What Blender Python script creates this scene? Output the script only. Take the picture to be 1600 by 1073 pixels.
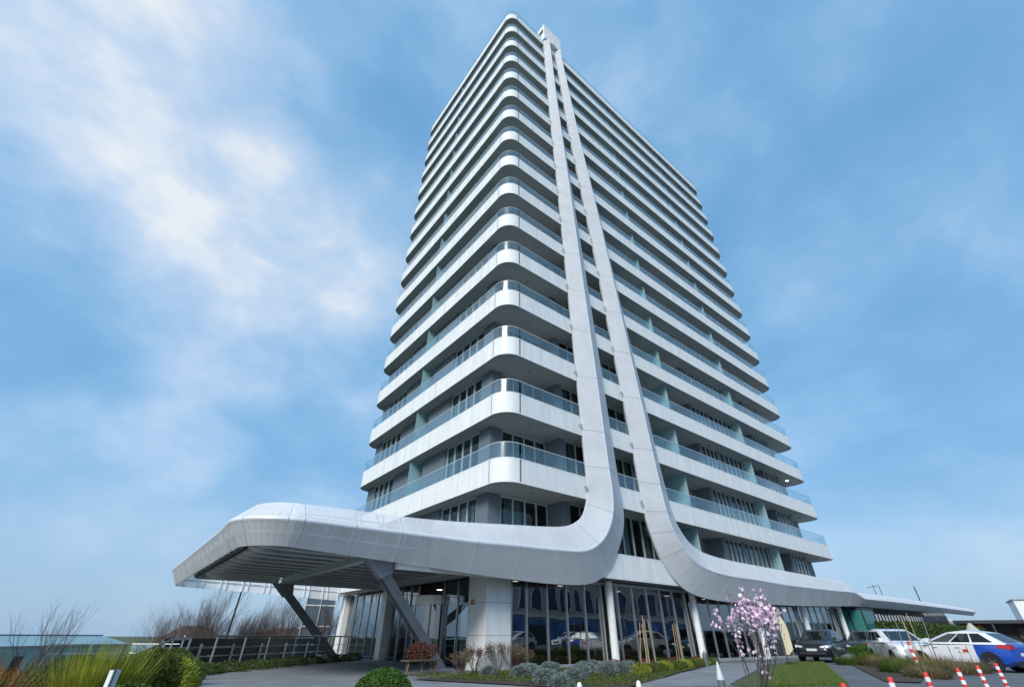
import bpy, math, random
import numpy as np
from mathutils import Vector, Matrix
random.seed(7); rng = np.random.default_rng(7)
sc = bpy.context.scene
for o in list(bpy.data.objects): bpy.data.objects.remove(o)
col = sc.collection
R = math.radians

# ------------------------------------------------------------------ camera
cam_d = bpy.data.cameras.new('camera'); cam = bpy.data.objects.new('camera', cam_d); col.objects.link(cam)
cam_d.sensor_width = 36.0; cam_d.lens = 15.206; cam_d.clip_start = .05; cam_d.clip_end = 4000
_p, _r, _y = R(34.0988), R(.35438), R(51.4808)
_fw = Vector((math.cos(_y)*math.cos(_p), math.sin(_y)*math.cos(_p), math.sin(_p)))
_rt = Vector((math.sin(_y), -math.cos(_y), 0)); _up = _rt.cross(_fw)
_rt, _up = _rt*math.cos(_r)+_up*math.sin(_r), _up*math.cos(_r)-_rt*math.sin(_r)
cam.matrix_world = Matrix(((_rt.x,_up.x,-_fw.x,-12.264),(_rt.y,_up.y,-_fw.y,-16.064),(_rt.z,_up.z,-_fw.z,1.122),(0,0,0,1)))
sc.camera = cam

# ------------------------------------------------------------------ light
SUN_AZ, SUN_EL = R(208), R(34)          # direction towards the (veiled) sun, from +X
world = bpy.data.worlds.new('World'); sc.world = world; world.use_nodes = True
wn, wl = world.node_tree.nodes, world.node_tree.links
wn.clear()
def N(tree_nodes, t, **kw):
    n = tree_nodes.new(t)
    for k, v in kw.items():
        if k.startswith('i_'): n.inputs[k[2:].replace('_', ' ')].default_value = v
        else: setattr(n, k, v)
    return n
sky = N(wn, 'ShaderNodeTexSky', sky_type='NISHITA', sun_disc=False)
sky.sun_elevation = SUN_EL; sky.sun_rotation = math.pi/2-SUN_AZ
sky.air_density = 1.1; sky.dust_density = 1.4; sky.ozone_density = 2.2
tc = N(wn, 'ShaderNodeTexCoord')
sep = N(wn, 'ShaderNodeSeparateXYZ'); wl.new(tc.outputs['Generated'], sep.inputs[0])
def wmath(op, a, b=None, clamp=False):
    n = N(wn, 'ShaderNodeMath', operation=op, use_clamp=clamp)
    for i, v in enumerate((a, b)):
        if v is None: continue
        if isinstance(v, (int, float)): n.inputs[i].default_value = v
        else: wl.new(v, n.inputs[i])
    return n.outputs[0]
mp = N(wn, 'ShaderNodeMapping'); mp.inputs['Rotation'].default_value = (0, 0, 0); mp.inputs['Scale'].default_value = (1.0, 1.0, 1.5); mp.inputs['Location'].default_value = (9.9, 1.1, 5.2)
wl.new(tc.outputs['Generated'], mp.inputs['Vector'])
n1 = N(wn, 'ShaderNodeTexNoise', i_Scale=2.1, i_Detail=3.0, i_Roughness=.45, i_Distortion=.12); wl.new(mp.outputs[0], n1.inputs['Vector'])
n2 = N(wn, 'ShaderNodeTexNoise', i_Scale=5.2, i_Detail=8.0, i_Roughness=.52, i_Distortion=.18); wl.new(mp.outputs[0], n2.inputs['Vector'])
# a bank of brighter cloud stretching from high on the left down behind the tower
def dotmap(vec, a, b, lo, hi, absv=False):
    d = N(wn, 'ShaderNodeVectorMath', operation='DOT_PRODUCT'); wl.new(tc.outputs['Generated'], d.inputs[0]); d.inputs[1].default_value = Vector(vec).normalized()
    v = wmath('ABSOLUTE', d.outputs['Value']) if absv else d.outputs['Value']
    r = N(wn, 'ShaderNodeMapRange', interpolation_type='SMOOTHSTEP'); wl.new(v, r.inputs['Value'])
    r.inputs['From Min'].default_value = a; r.inputs['From Max'].default_value = b; r.inputs['To Min'].default_value = lo; r.inputs['To Max'].default_value = hi
    return r.outputs[0]
bank = wmath('MULTIPLY', dotmap((-.23,.66,-.715), .0, .36, 1, 0, True), dotmap((-.40,.68,.62), .55, .95, 0, 1))
west = dotmap((-.5,.8,.3), -.2, .8, 0, 1)
n3 = N(wn, 'ShaderNodeTexNoise', i_Scale=12.0, i_Detail=8.0, i_Roughness=.55, i_Distortion=.1); wl.new(mp.outputs[0], n3.inputs['Vector'])
dens = wmath('ADD', wmath('MULTIPLY', n1.outputs['Fac'], .54), wmath('ADD', wmath('MULTIPLY', n2.outputs['Fac'], .36), wmath('MULTIPLY', n3.outputs['Fac'], .10)))
dens = wmath('ADD', wmath('ADD', dens, wmath('MULTIPLY', bank, .185)), wmath('MULTIPLY', west, .035))
ramp = N(wn, 'ShaderNodeValToRGB'); wl.new(dens, ramp.inputs[0])
el = ramp.color_ramp.elements
el[0].position = .36; el[0].color = (.165, .41, .71, 1)
el[1].position = .76; el[1].color = (.90, .95, 1.0, 1)
for p, c in ((.46, (.205, .455, .765, 1)), (.54, (.28, .53, .83, 1)), (.62, (.44, .645, .90, 1)), (.69, (.60, .755, .95, 1))):
    e = el.new(p); e.color = c
# pale air towards the horizon
hz = N(wn, 'ShaderNodeMapRange', interpolation_type='SMOOTHSTEP'); wl.new(sep.outputs['Z'], hz.inputs['Value'])
hz.inputs['From Min'].default_value = -.02; hz.inputs['From Max'].default_value = .30; hz.inputs['To Min'].default_value = .75; hz.inputs['To Max'].default_value = 0
mixh = N(wn, 'ShaderNodeMix', data_type='RGBA'); wl.new(hz.outputs[0], mixh.inputs['Factor']); wl.new(ramp.outputs[0], mixh.inputs[6]); mixh.inputs[7].default_value = (.37, .54, .75, 1)
scl = N(wn, 'ShaderNodeVectorMath', operation='SCALE'); wl.new(mixh.outputs[2], scl.inputs[0]); scl.inputs['Scale'].default_value = 4.45
mixs = N(wn, 'ShaderNodeMix', data_type='RGBA'); mixs.inputs['Factor'].default_value = .88
wl.new(sky.outputs[0], mixs.inputs[6]); wl.new(scl.outputs[0], mixs.inputs[7])
bg = N(wn, 'ShaderNodeBackground'); bg.inputs['Strength'].default_value = .1; wl.new(mixs.outputs[2], bg.inputs['Color'])
wo = N(wn, 'ShaderNodeOutputWorld'); wl.new(bg.outputs[0], wo.inputs['Surface'])
sun_d = bpy.data.lights.new('sun', 'SUN'); sun_d.energy = 1.5; sun_d.angle = R(22); sun_d.color = (1, .975, .935)
sun = bpy.data.objects.new('sun', sun_d); col.objects.link(sun)
_s = Vector((math.cos(SUN_AZ)*math.cos(SUN_EL), math.sin(SUN_AZ)*math.cos(SUN_EL), math.sin(SUN_EL)))
sun.rotation_euler = _s.to_track_quat('Z', 'Y').to_euler()
sc.view_settings.view_transform = 'Standard'; sc.view_settings.look = 'None'
sc.view_settings.gamma = 1; sc.view_settings.exposure = 1.13; sc.view_settings.use_curve_mapping = False
sc.render.engine = 'CYCLES'

# ------------------------------------------------------------------ materials
def pmat(name, c, rough=.55, metal=0, var=.12, scale=3.0, stretch=(1,1,1), bump=0, bscale=60, c2=None, spec=.5, coat=0, trans=0):
    m = bpy.data.materials.new(name); m.use_nodes = True
    n, l = m.node_tree.nodes, m.node_tree.links
    b = n['Principled BSDF']
    tcn = n.new('ShaderNodeTexCoord'); mpn = n.new('ShaderNodeMapping'); mpn.inputs['Scale'].default_value = stretch
    geo = n.new('ShaderNodeNewGeometry'); l.new(geo.outputs['Position'], mpn.inputs['Vector'])
    nz = N(n, 'ShaderNodeTexNoise', i_Scale=scale, i_Detail=6.0, i_Roughness=.6); l.new(mpn.outputs[0], nz.inputs['Vector'])
    mr = N(n, 'ShaderNodeMapRange'); l.new(nz.outputs['Fac'], mr.inputs['Value']); mr.inputs['From Min'].default_value = .3; mr.inputs['From Max'].default_value = .7
    mx = N(n, 'ShaderNodeMix', data_type='RGBA'); l.new(mr.outputs[0], mx.inputs['Factor'])
    a = tuple(x*(1-var) for x in c); d = tuple(min(1, x*(1+var)) for x in (c2 or c))
    mx.inputs[6].default_value = (*a, 1); mx.inputs[7].default_value = (*d, 1)
    l.new(mx.outputs[2], b.inputs['Base Color'])
    b.inputs['Roughness'].default_value = rough; b.inputs['Metallic'].default_value = metal
    b.inputs['Specular IOR Level'].default_value = spec; b.inputs['Coat Weight'].default_value = coat; b.inputs['Coat Roughness'].default_value = .05
    if bump:
        bn = N(n, 'ShaderNodeTexNoise', i_Scale=bscale, i_Detail=5.0); l.new(geo.outputs['Position'], bn.inputs['Vector'])
        bp = N(n, 'ShaderNodeBump', i_Strength=bump, i_Distance=.02); l.new(bn.outputs['Fac'], bp.inputs['Height']); l.new(bp.outputs[0], b.inputs['Normal'])
    return m
def perforated(name, c, clear):
    m = pmat(name, c, .5, metal=.05, var=.07, scale=.9, bump=.06, bscale=1.3, spec=.35)
    n, l = m.node_tree.nodes, m.node_tree.links
    tr = n.new('ShaderNodeBsdfTransparent'); mx = n.new('ShaderNodeMixShader'); mx.inputs[0].default_value = 1-clear
    l.new(tr.outputs[0], mx.inputs[1]); l.new(n['Principled BSDF'].outputs[0], mx.inputs[2]); l.new(mx.outputs[0], n['Material Output'].inputs['Surface'])
    return m
def leafmat(name, c, c2, rough=.6):
    m = pmat(name, c, rough=rough, var=.25, scale=9, c2=c2, spec=.25)
    b = m.node_tree.nodes['Principled BSDF']
    return m
def glassmat(name, tint, refl=.08, rough=.0, boost=1.0, opaque=0, body=(.02,.03,.035), wav=0):
    m = bpy.data.materials.new(name); m.use_nodes = True
    n, l = m.node_tree.nodes, m.node_tree.links
    for x in list(n): n.remove(x)
    out = n.new('ShaderNodeOutputMaterial')
    tr = n.new('ShaderNodeBsdfTransparent'); tr.inputs[0].default_value = (*tint, 1)
    gl = n.new('ShaderNodeBsdfGlossy'); gl.inputs['Color'].default_value = (.95, .98, 1, 1); gl.inputs['Roughness'].default_value = rough
    under = tr.outputs[0]
    if opaque:
        df = n.new('ShaderNodeBsdfDiffuse'); df.inputs[0].default_value = (*body, 1)
        mx0 = n.new('ShaderNodeMixShader'); mx0.inputs[0].default_value = opaque
        l.new(tr.outputs[0], mx0.inputs[1]); l.new(df.outputs[0], mx0.inputs[2]); under = mx0.outputs[0]
    gg = n.new('ShaderNodeNewGeometry')      # Schlick on both sides of a thin sheet
    dp = N(n, 'ShaderNodeVectorMath', operation='DOT_PRODUCT'); l.new(gg.outputs['Normal'], dp.inputs[0]); l.new(gg.outputs['Incoming'], dp.inputs[1])
    ab = N(n, 'ShaderNodeMath', operation='ABSOLUTE'); l.new(dp.outputs['Value'], ab.inputs[0])
    om = N(n, 'ShaderNodeMath', operation='SUBTRACT', use_clamp=True); om.inputs[0].default_value = 1; l.new(ab.outputs[0], om.inputs[1])
    fr = N(n, 'ShaderNodeMath', operation='POWER'); l.new(om.outputs[0], fr.inputs[0]); fr.inputs[1].default_value = 5
    ma = N(n, 'ShaderNodeMath', operation='MULTIPLY_ADD', use_clamp=True); l.new(fr.outputs[0], ma.inputs[0]); ma.inputs[1].default_value = boost; ma.inputs[2].default_value = refl
    if wav:
        geo = n.new('ShaderNodeNewGeometry')
        bn = N(n, 'ShaderNodeTexNoise', i_Scale=.8, i_Detail=1.0); l.new(geo.outputs['Position'], bn.inputs['Vector'])
        bp = N(n, 'ShaderNodeBump', i_Strength=wav, i_Distance=.05); l.new(bn.outputs['Fac'], bp.inputs['Height']); l.new(bp.outputs[0], gl.inputs['Normal'])
    mx = n.new('ShaderNodeMixShader'); l.new(ma.outputs[0], mx.inputs[0]); l.new(under, mx.inputs[1]); l.new(gl.outputs[0], mx.inputs[2])
    l.new(mx.outputs[0], out.inputs['Surface'])
    return m
def emit(name, c, s):
    m = bpy.data.materials.new(name); m.use_nodes = True
    b = m.node_tree.nodes['Principled BSDF']; b.inputs['Base Color'].default_value = (*c, 1)
    b.inputs['Emission Color'].default_value = (*c, 1); b.inputs['Emission Strength'].default_value = s
    return m
M = dict(
 white=pmat('white_cladding', (.76,.775,.76), .52, var=.075, scale=2.4, stretch=(1,1,.16), c2=(.80,.81,.795), bump=.04, bscale=1.6, spec=.35),
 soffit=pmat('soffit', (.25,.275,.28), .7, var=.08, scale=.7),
 joint=pmat('joint', (.24,.25,.27), .7, var=.1),
 silver=pmat('perforated_silver', (.70,.715,.73), .45, metal=.05, var=.05, scale=.9, bump=.05, bscale=1.4),
 silverlight=pmat('ribbon_edge', (.76,.78,.80), .35, metal=.15, var=.04),
 ribdark=pmat('ribbon_frame', (.62,.63,.64), .6, var=.1),
 grey=pmat('grey_wall', (.125,.155,.185), .55, var=.06, scale=1.2),
 frame=pmat('window_frame', (.50,.55,.57), .4, metal=.3, var=.06),
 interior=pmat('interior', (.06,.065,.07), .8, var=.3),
 curtain=pmat('curtain', (.52,.57,.56), .85, var=.1, scale=2),
 steel=pmat('grey_steel', (.27,.285,.31), .5, metal=.2, var=.1, scale=2),
 slat=pmat('louvre', (.70,.74,.77), .5, metal=.2, var=.1),
 dark=pmat('dark_metal', (.03,.033,.038), .5, var=.2),
 inox=pmat('stainless', (.55,.55,.54), .3, metal=.85, var=.08),
 asphalt=pmat('asphalt', (.12,.13,.145), .85, var=.26, scale=.7, bump=.25, bscale=90),
 paving=pmat('paving', (.215,.225,.24), .8, var=.22, scale=.8, bump=.15, bscale=70),
 kerb=pmat('kerb_stone', (.33,.335,.34), .8, var=.12, bump=.15),
 soil=pmat('soil', (.055,.042,.028), .95, var=.35, scale=6, bump=.5, bscale=25),
 grassground=pmat('turf', (.05,.075,.02), .95, var=.35, scale=4, c2=(.085,.105,.035), bump=.5, bscale=60),
 terrain=pmat('terrain', (.10,.095,.06), .95, var=.35, scale=.15, c2=(.07,.09,.035)),
 grass=leafmat('grass_blade', (.06,.11,.02), (.12,.16,.04)),
 box=leafmat('box_leaf', (.028,.075,.012), (.06,.125,.018)),
 yellow=leafmat('yellowgreen_leaf', (.15,.20,.02), (.28,.29,.03)),
 conif=leafmat('conifer_leaf', (.03,.06,.012), (.095,.12,.018)),
 green=leafmat('green_leaf', (.045,.085,.015), (.08,.12,.02)),
 rust=leafmat('rust_leaf', (.16,.065,.015), (.24,.12,.025)),
 redleaf=leafmat('red_leaf', (.09,.03,.02), (.14,.055,.03)),
 lav=leafmat('lavender_leaf', (.11,.15,.14), (.19,.23,.22)),
 hedge=leafmat('hedge_leaf', (.025,.055,.014), (.06,.10,.02)),
 drygrass=leafmat('dry_grass', (.13,.105,.055), (.20,.16,.085)),
 twig=pmat('twig', (.10,.075,.065), .9, var=.3, scale=8),
 twigred=pmat('twig_red', (.13,.075,.06), .9, var=.3, scale=8),
 bark=pmat('bark', (.075,.06,.052), .9, var=.3, scale=6, bump=.4),
 petal=leafmat('petal', (.62,.38,.53), (.76,.56,.68)),
 petal2=leafmat('petal_pale', (.74,.55,.66), (.84,.70,.78)),
 bud=leafmat('bud', (.34,.10,.22), (.46,.18,.30)),
 bamboo=pmat('bamboo', (.42,.31,.19), .7, var=.2, scale=6),
 wood=pmat('wood', (.11,.075,.045), .7, var=.3, scale=5, stretch=(1,1,6)),
 brown=pmat('brown_panel', (.17,.13,.095), .7, var=.2),
 red=pmat('red_paint', (.62,.03,.02), .45, var=.12), wpaint=pmat('white_paint', (.78,.78,.76), .5, var=.08),
 carwhite=pmat('car_white', (.78,.79,.80), .25, var=.02, coat=1), carblue=pmat('car_blue', (.012,.075,.42), .25, var=.05, coat=1),
 cardark=pmat('car_dark', (.005,.012,.018), .3, var=.1, coat=.45), carblack=pmat('car_navy', (.012,.014,.028), .25, var=.1, coat=1),
 tyre=pmat('tyre', (.015,.015,.016), .85, var=.2), rim=pmat('rim', (.52,.53,.55), .3, metal=.8, var=.05),
 plastic=pmat('black_plastic', (.02,.02,.022), .6, var=.2), lamp=pmat('lamp_lens', (.72,.75,.78), .12, var=.05, coat=1),
 tail=pmat('tail_lens', (.5,.02,.02), .2, var=.1, coat=1),
 plate=pmat('plate', (.62,.68,.68), .5, var=.05),
 flag=pmat('flag_cloth', (.62,.55,.38), .8, var=.08), ink=pmat('ink', (.10,.085,.06), .8),
 bollgrey=pmat('bollard_grey', (.13,.155,.17), .45, metal=.2, var=.1), bollcap=pmat('bollard_cap', (.56,.60,.60), .3, var=.05),
 teal=pmat('greenhouse_teal', (.27,.47,.48), .5, var=.12, scale=1), tealdark=pmat('greenhouse_roof', (.20,.36,.41), .4, var=.15, scale=1),
 roof=pmat('roof_tile', (.12,.085,.08), .85, var=.25, scale=3), plaster=pmat('plaster', (.36,.34,.32), .8, var=.1),
 beige=pmat('beige_stone', (.58,.48,.42), .8, var=.1), bluewall=pmat('blue_board', (.03,.075,.26), .5, var=.55, scale=.35, c2=(.10,.22,.50)),
 farglass=pmat('far_glass', (.10,.14,.18), .15, var=.1),
 lobbywall=pmat('lobby_wall', (.13,.10,.075), .6, var=.4, scale=.8, stretch=(1,1,.1)), olive=pmat('olive_panel', (.24,.26,.15), .6),
 parasol=pmat('parasol_cloth', (.44,.45,.38), .85, var=.06), tile=pmat('lobby_floor', (.16,.15,.14), .3, var=.1),
)
M['silver'] = perforated('perforated_silver', (.82,.83,.84), .38)
M['skin'] = perforated('perforated_skin', (.82,.83,.84), .5)
M['glass'] = glassmat('balustrade_glass', (.86,.94,.96), .07, boost=.9, opaque=.05, body=(.30,.46,.54), rough=.18)
M['pane'] = glassmat('window_glass', (.62,.72,.72), .04, boost=.8, opaque=.10)
M['lobbyglass'] = glassmat('lobby_glass', (.46,.52,.55), .19, boost=.85, opaque=.15, body=(.008,.011,.015), wav=.12)
M['screen'] = glassmat('frosted_screen', (.7,.88,.9), .05, opaque=.5, body=(.46,.68,.72))
M['kiosk'] = glassmat('kiosk_glass', (.25,.5,.5), .03, boost=.5, opaque=.85, body=(.05,.22,.21))
M['carglass'] = glassmat('car_glass', (.16,.19,.20), .08, boost=.8, opaque=.6, body=(.012,.016,.018))
M['lit'] = emit('lit_downlight', (1,.9,.75), 14)
M['lobbyfill'] = emit('lobby_fill_lamp', (1,.8,.55), 3)

# ------------------------------------------------------------------ mesh helpers
class MB:
    def __init__(s): s.v = []; s.f = []; s.mi = []; s.cur = 0
    def add(s, vs, fs):
        b = len(s.v); s.v.extend([tuple(map(float, p)) for p in vs])
        for f in fs: s.f.append(tuple(i+b for i in f)); s.mi.append(s.cur)
        return s
    def box(s, x0, y0, z0, x1, y1, z1):
        return s.add([(x0,y0,z0),(x1,y0,z0),(x1,y1,z0),(x0,y1,z0),(x0,y0,z1),(x1,y0,z1),(x1,y1,z1),(x0,y1,z1)],
                     [(0,3,2,1),(4,5,6,7),(0,1,5,4),(1,2,6,5),(2,3,7,6),(3,0,4,7)])
    def beam(s, a, b, w, h, up=(0,0,1)):
        a = Vector(a); b = Vector(b); d = (b-a).normalized(); u = Vector(up)
        if abs(d.dot(u)) > .98: u = Vector((1,0,0))
        x = d.cross(u).normalized(); y = x.cross(d).normalized()
        vs = []
        for p in (a, b):
            for sx, sy in ((-1,-1),(1,-1),(1,1),(-1,1)): vs.append(p+x*(sx*w/2)+y*(sy*h/2))
        return s.add(vs, [(0,1,2,3),(7,6,5,4),(0,4,5,1),(1,5,6,2),(2,6,7,3),(3,7,4,0)])
    def prism(s, poly, z0, z1):
        n = len(poly)
        vs = [(x,y,z0) for x,y in poly]+[(x,y,z1) for x,y in poly]
        return s.add(vs, [tuple(range(n-1,-1,-1)), tuple(range(n,2*n))]+[(i,(i+1)%n,n+(i+1)%n,n+i) for i in range(n)])
    def loft(s, rings, cap=True, closed=True):
        n = len(rings[0]); vs = [p for r in rings for p in r]; fs = []
        for k in range(len(rings)-1):
            for i in range(n if closed else n-1):
                j = (i+1) % n; fs.append((k*n+i, k*n+j, (k+1)*n+j, (k+1)*n+i))
        if cap: fs.append(tuple(range(n-1,-1,-1))); fs.append(tuple(range((len(rings)-1)*n, len(rings)*n)))
        return s.add(vs, fs)
    def tube(s, pts, rad, n=6, cap=True):
        pts = [Vector(p) for p in pts]
        if not isinstance(rad, (list, tuple)): rad = [rad]*len(pts)
        rings = []; ref = None
        for i, p in enumerate(pts):
            d = (pts[min(i+1, len(pts)-1)]-pts[max(i-1, 0)]).normalized()
            if ref is None: ref = Vector((0,0,1)) if abs(d.z) < .9 else Vector((1,0,0))
            x = d.cross(ref).normalized(); y = d.cross(x).normalized(); ref = -y if False else ref
            rings.append([p+(x*math.cos(a)+y*math.sin(a))*rad[i] for a in [2*math.pi*k/n for k in range(n)]])
        return s.loft(rings, cap)
    def lathe(s, prof, n=20, c=(0,0,0), axis='z'):
        rings = []
        for r, z in prof:
            ring = []
            for k in range(n):
                a = 2*math.pi*k/n; x, y = r*math.cos(a), r*math.sin(a)
                p = (x, y, z) if axis == 'z' else (x, z, y) if axis == 'y' else (z, x, y)
                ring.append((p[0]+c[0], p[1]+c[1], p[2]+c[2]))
            rings.append(ring)
        return s.loft(rings, True)
    def mesh(s, name, mats, smooth=False):
        me = bpy.data.meshes.new(name); me.from_pydata(s.v, [], s.f); 
        for m in (mats if isinstance(mats, (list, tuple)) else [mats]): me.materials.append(m)
        if any(s.mi): me.polygons.foreach_set('material_index', s.mi)
        if smooth:
            me.polygons.foreach_set('use_smooth', [True]*len(me.polygons))
            if smooth is not True: me.set_sharp_from_angle(angle=R(smooth))
        me.update(); return me
    def link(s, name, mats, parent=None, smooth=False, **kw):
        return link(name, s.mesh(name, mats, smooth), parent, **kw)
def link(name, me, parent=None, loc=None, rotz=0, **props):
    o = bpy.data.objects.new(name, me); col.objects.link(o)
    if parent: o.parent = parent
    if loc is not None: o.location = loc
    if rotz: o.rotation_euler = (0, 0, rotz)
    for k, v in props.items(): o[k] = v
    return o
def thing(name, label, cat, loc=(0,0,0), rotz=0, group=None):
    o = link(name, None, None, loc, rotz, label=label, category=cat)
    if group: o['group'] = group
    return o
def dup(root, loc, rotz=None, label=None, scale=None):
    def cp(o, par):
        c = o.copy(); col.objects.link(c)
        if par: c.parent = par
        for ch in o.children: cp(ch, c)
        return c
    r = cp(root, None); r.location = loc
    if rotz is not None: r.rotation_euler = (0, 0, rotz)
    if scale: r.scale = scale if isinstance(scale, tuple) else (scale,)*3
    if label: r['label'] = label
    return r
def quadmesh(name, P, mats, mi=None):
    """P: (n,4,3) array of leaf quads"""
    n = len(P); me = bpy.data.meshes.new(name)
    me.vertices.add(4*n); me.vertices.foreach_set('co', P.reshape(-1).astype(np.float32))
    me.loops.add(4*n); me.loops.foreach_set('vertex_index', np.arange(4*n, dtype=np.int32))
    me.polygons.add(n); me.polygons.foreach_set('loop_start', np.arange(0, 4*n, 4, dtype=np.int32))
    for m in (mats if isinstance(mats, (list, tuple)) else [mats]): me.materials.append(m)
    if mi is not None: me.polygons.foreach_set('material_index', mi.astype(np.int32))
    me.update(); me.validate(); return me
def leafquads(C, size, outward=None, aspect=.55, ow=.6):
    n = len(C)
    d = rng.normal(size=(n,3)); 
    if outward is not None: d = d*(1-ow)+outward*ow
    d /= np.linalg.norm(d, axis=1)[:,None]+1e-9
    t = rng.normal(size=(n,3)); b = np.cross(d, t); b /= np.linalg.norm(b, axis=1)[:,None]+1e-9
    s = size*rng.uniform(.6, 1.35, size=(n,1))
    return np.stack([C-d*s*.5, C+b*s*aspect*.5, C+d*s*.5, C-b*s*aspect*.5], 1)
def arc(cx, cy, r, a0, a1, n=8): return [(cx+r*math.cos(a), cy+r*math.sin(a)) for a in np.linspace(a0, a1, n)]

# ------------------------------------------------------------------ setting: ground
def sheet(name, poly, z, mat, parent=None, thick=0):
    m = MB()
    if thick: m.prism(poly, z-thick, z)
    else: m.add([(x,y,z) for x,y in poly], [tuple(range(len(poly)))])
    o = m.link(name, mat, parent)
    if not parent: o['kind'] = 'structure'
    return o
m = MB()
for i in range(1): m.add([(-1500,-1500,-3.2),(1500,-1500,-3.2),(1500,1500,-3.2),(-1500,1500,-3.2)], [(0,1,2,3)])
m.link('terrain', M['terrain'], kind='structure')
PL = [(-18,-70),(400,-70),(400,40),(30,40),(1.5,26),(-1.2,15.2),(-7.0,9.6),(-11.2,5.2),(-18,4.5)]
m = MB().prism(PL, -3.3, 0); m.link('ground', M['asphalt'], kind='structure')
sheet('driveway', [(-9.6,2.6),(-9.2,3.7),(-6.3,8.0),(-3.2,10.4),(.2,12.2),(.8,12.2),(.8,2.6),(-1.2,.15),(-3.9,-.65),(-2.0,-5.2),(-4,-9),(-12,-9),(-12,0)], .004, M['paving'])
sheet('lawn', [(1.3,-9.9),(2.75,-7.55),(15.4,-2.72),(18.3,-2.45),(20.1,-3.6),(11,-7.0),(5.0,-9.9)], .012, M['grassground'])
sheet('planting_bed', [(-4.2,-1.0),(-2.9,-1.1),(-1.4,.1),(.3,.55),(14.4,.55),(12.0,-2.0),(6.2,-3.6),(.3,-6.3),(-1.6,-6.8)], .03, M['soil'])
sheet('planting_border', [(-11.2,5.2),(-9.6,3.7),(-6.3,8.0),(-3.2,10.4),(-.3,12.2),(-1.2,15.2),(-7,9.6)], .03, M['soil'])
sheet('shrub_bed', [(-17.5,-9.5),(-10.9,-9.2),(-9.9,-3),(-9.7,2.6),(-10.2,3.9),(-11.2,5.0),(-17.5,4.3)], .03, M['soil'])
sheet('dry_bed', [(8,-10.8),(14.8,-9.4),(17.6,-10.4),(21,-8.6),(20.5,-5.7),(26,-4.4),(26.5,-3.5),(21.4,-4.3),(15,-6.9),(7.6,-10.0)], .03, M['soil'])
# footpath: large slabs along the facade
fp = thing('footpath', '', ''); del fp['label']; del fp['category']; fp['kind'] = 'structure'
A0, A1 = Vector((-.2,-6.5)), Vector((14.0,-1.0)); B0, B1 = Vector((2.4,-7.75)), Vector((16.4,-2.35))
for i in range(9):
    t0, t1 = i/9+.002, (i+1)/9-.002
    q = [A0.lerp(A1,t0), B0.lerp(B1,t0), B0.lerp(B1,t1), A0.lerp(A1,t1)]
    MB().prism([(p.x,p.y) for p in q], -.1, .05+.003*(i%2)).link('paving_slab', M['paving'], fp)

# ------------------------------------------------------------------ the hotel tower
LA, LB, ST, T = 39.6, 19.3, 3.6, 1.21
def zb(k): return 7.2+(k-2)*ST
tower = thing('hotel_tower', 'tall white balconied tower with rounded corners and stacked bands of glass', 'building')
def outline(d, r=1.08):
    rr = r-d
    return (arc(LA-r, r, rr, -math.pi/2, 0)+arc(LA-r, LB-r, rr, 0, math.pi/2)+arc(r, LB-r, rr, math.pi/2, math.pi)+arc(r, r, rr, math.pi, 1.5*math.pi, 10))
def slab_mesh(name):
    m = MB(); rings = []
    for d, z in ((.0,0),(.0,.055),(.04,.056),(.04,T-.056),(.0,T-.055),(.0,T)):
        rings.append([(x,y,z) for x,y in outline(d)])
    m.loft(rings); 
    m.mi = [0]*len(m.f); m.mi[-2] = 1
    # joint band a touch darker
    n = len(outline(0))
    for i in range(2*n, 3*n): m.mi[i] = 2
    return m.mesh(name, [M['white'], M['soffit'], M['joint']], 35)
slabm = slab_mesh('floor_slab')
PW, PJ = (LA-1.2-1.08)/23, 1.655
def panel_mesh(w, z0=.062, z1=T-.062, o0=.004, o1=.04, mat='white'):   # local: x along, outside = -y
    m = MB().box(.016, o0, z0, w-.016, o1, z1); return m.mesh('fascia_panel', M[mat])
def arc_panel(cx, cy, a0, a1, r, z0, z1, th, name, mat, n=9):
    m = MB(); out = arc(cx, cy, r, a0, a1, n); inn = arc(cx, cy, r-th, a0, a1, n)
    m.prism(out+inn[::-1], z0, z1); return m.mesh(name, M[mat], 40)
def band(w_mesh_r, w_mesh_l, w_mesh_last, arcs):
    """list of (mesh, loc, rot) round the two seen sides"""
    L = []
    for i in range(23): L.append((w_mesh_r, (1.2+i*PW, 0, 0), 0))
    for j in range(10): L.append((w_mesh_l, (0, 1.13+(j+1)*PJ, 0), -math.pi/2))
    L.append((w_mesh_last, (0, LB-1.08, 0), -math.pi/2))
    for a in arcs: L.append((a, (0,0,0), 0))
    return L
lastw = LB-1.08-(1.13+10*PJ)
g = .018
def arcs(r0, z0, z1, th, name, mat):
    return [arc_panel(1.08,1.08, math.pi+g, 1.5*math.pi-g, r0, z0, z1, th, name, mat, 12),
            arc_panel(LA-1.08,1.08, -math.pi/2+g, -g, r0, z0, z1, th, name, mat),
            arc_panel(1.08,LB-1.08, math.pi/2+g, math.pi-g, r0, z0, z1, th, name, mat)]
FAS = band(panel_mesh(PW), panel_mesh(PJ), panel_mesh(lastw), arcs(1.076, .062, T-.062, .036, 'fascia_panel', 'white'))
GH = .78
def gpane(w): return MB().box(.012, .05, T-.04, w-.012, .064, T+GH).mesh('glass_pane', M['glass'])
GLS = band(gpane(PW), gpane(PJ), gpane(lastw), arcs(1.03, T-.04, T+GH, .014, 'glass_pane', 'glass'))
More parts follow.
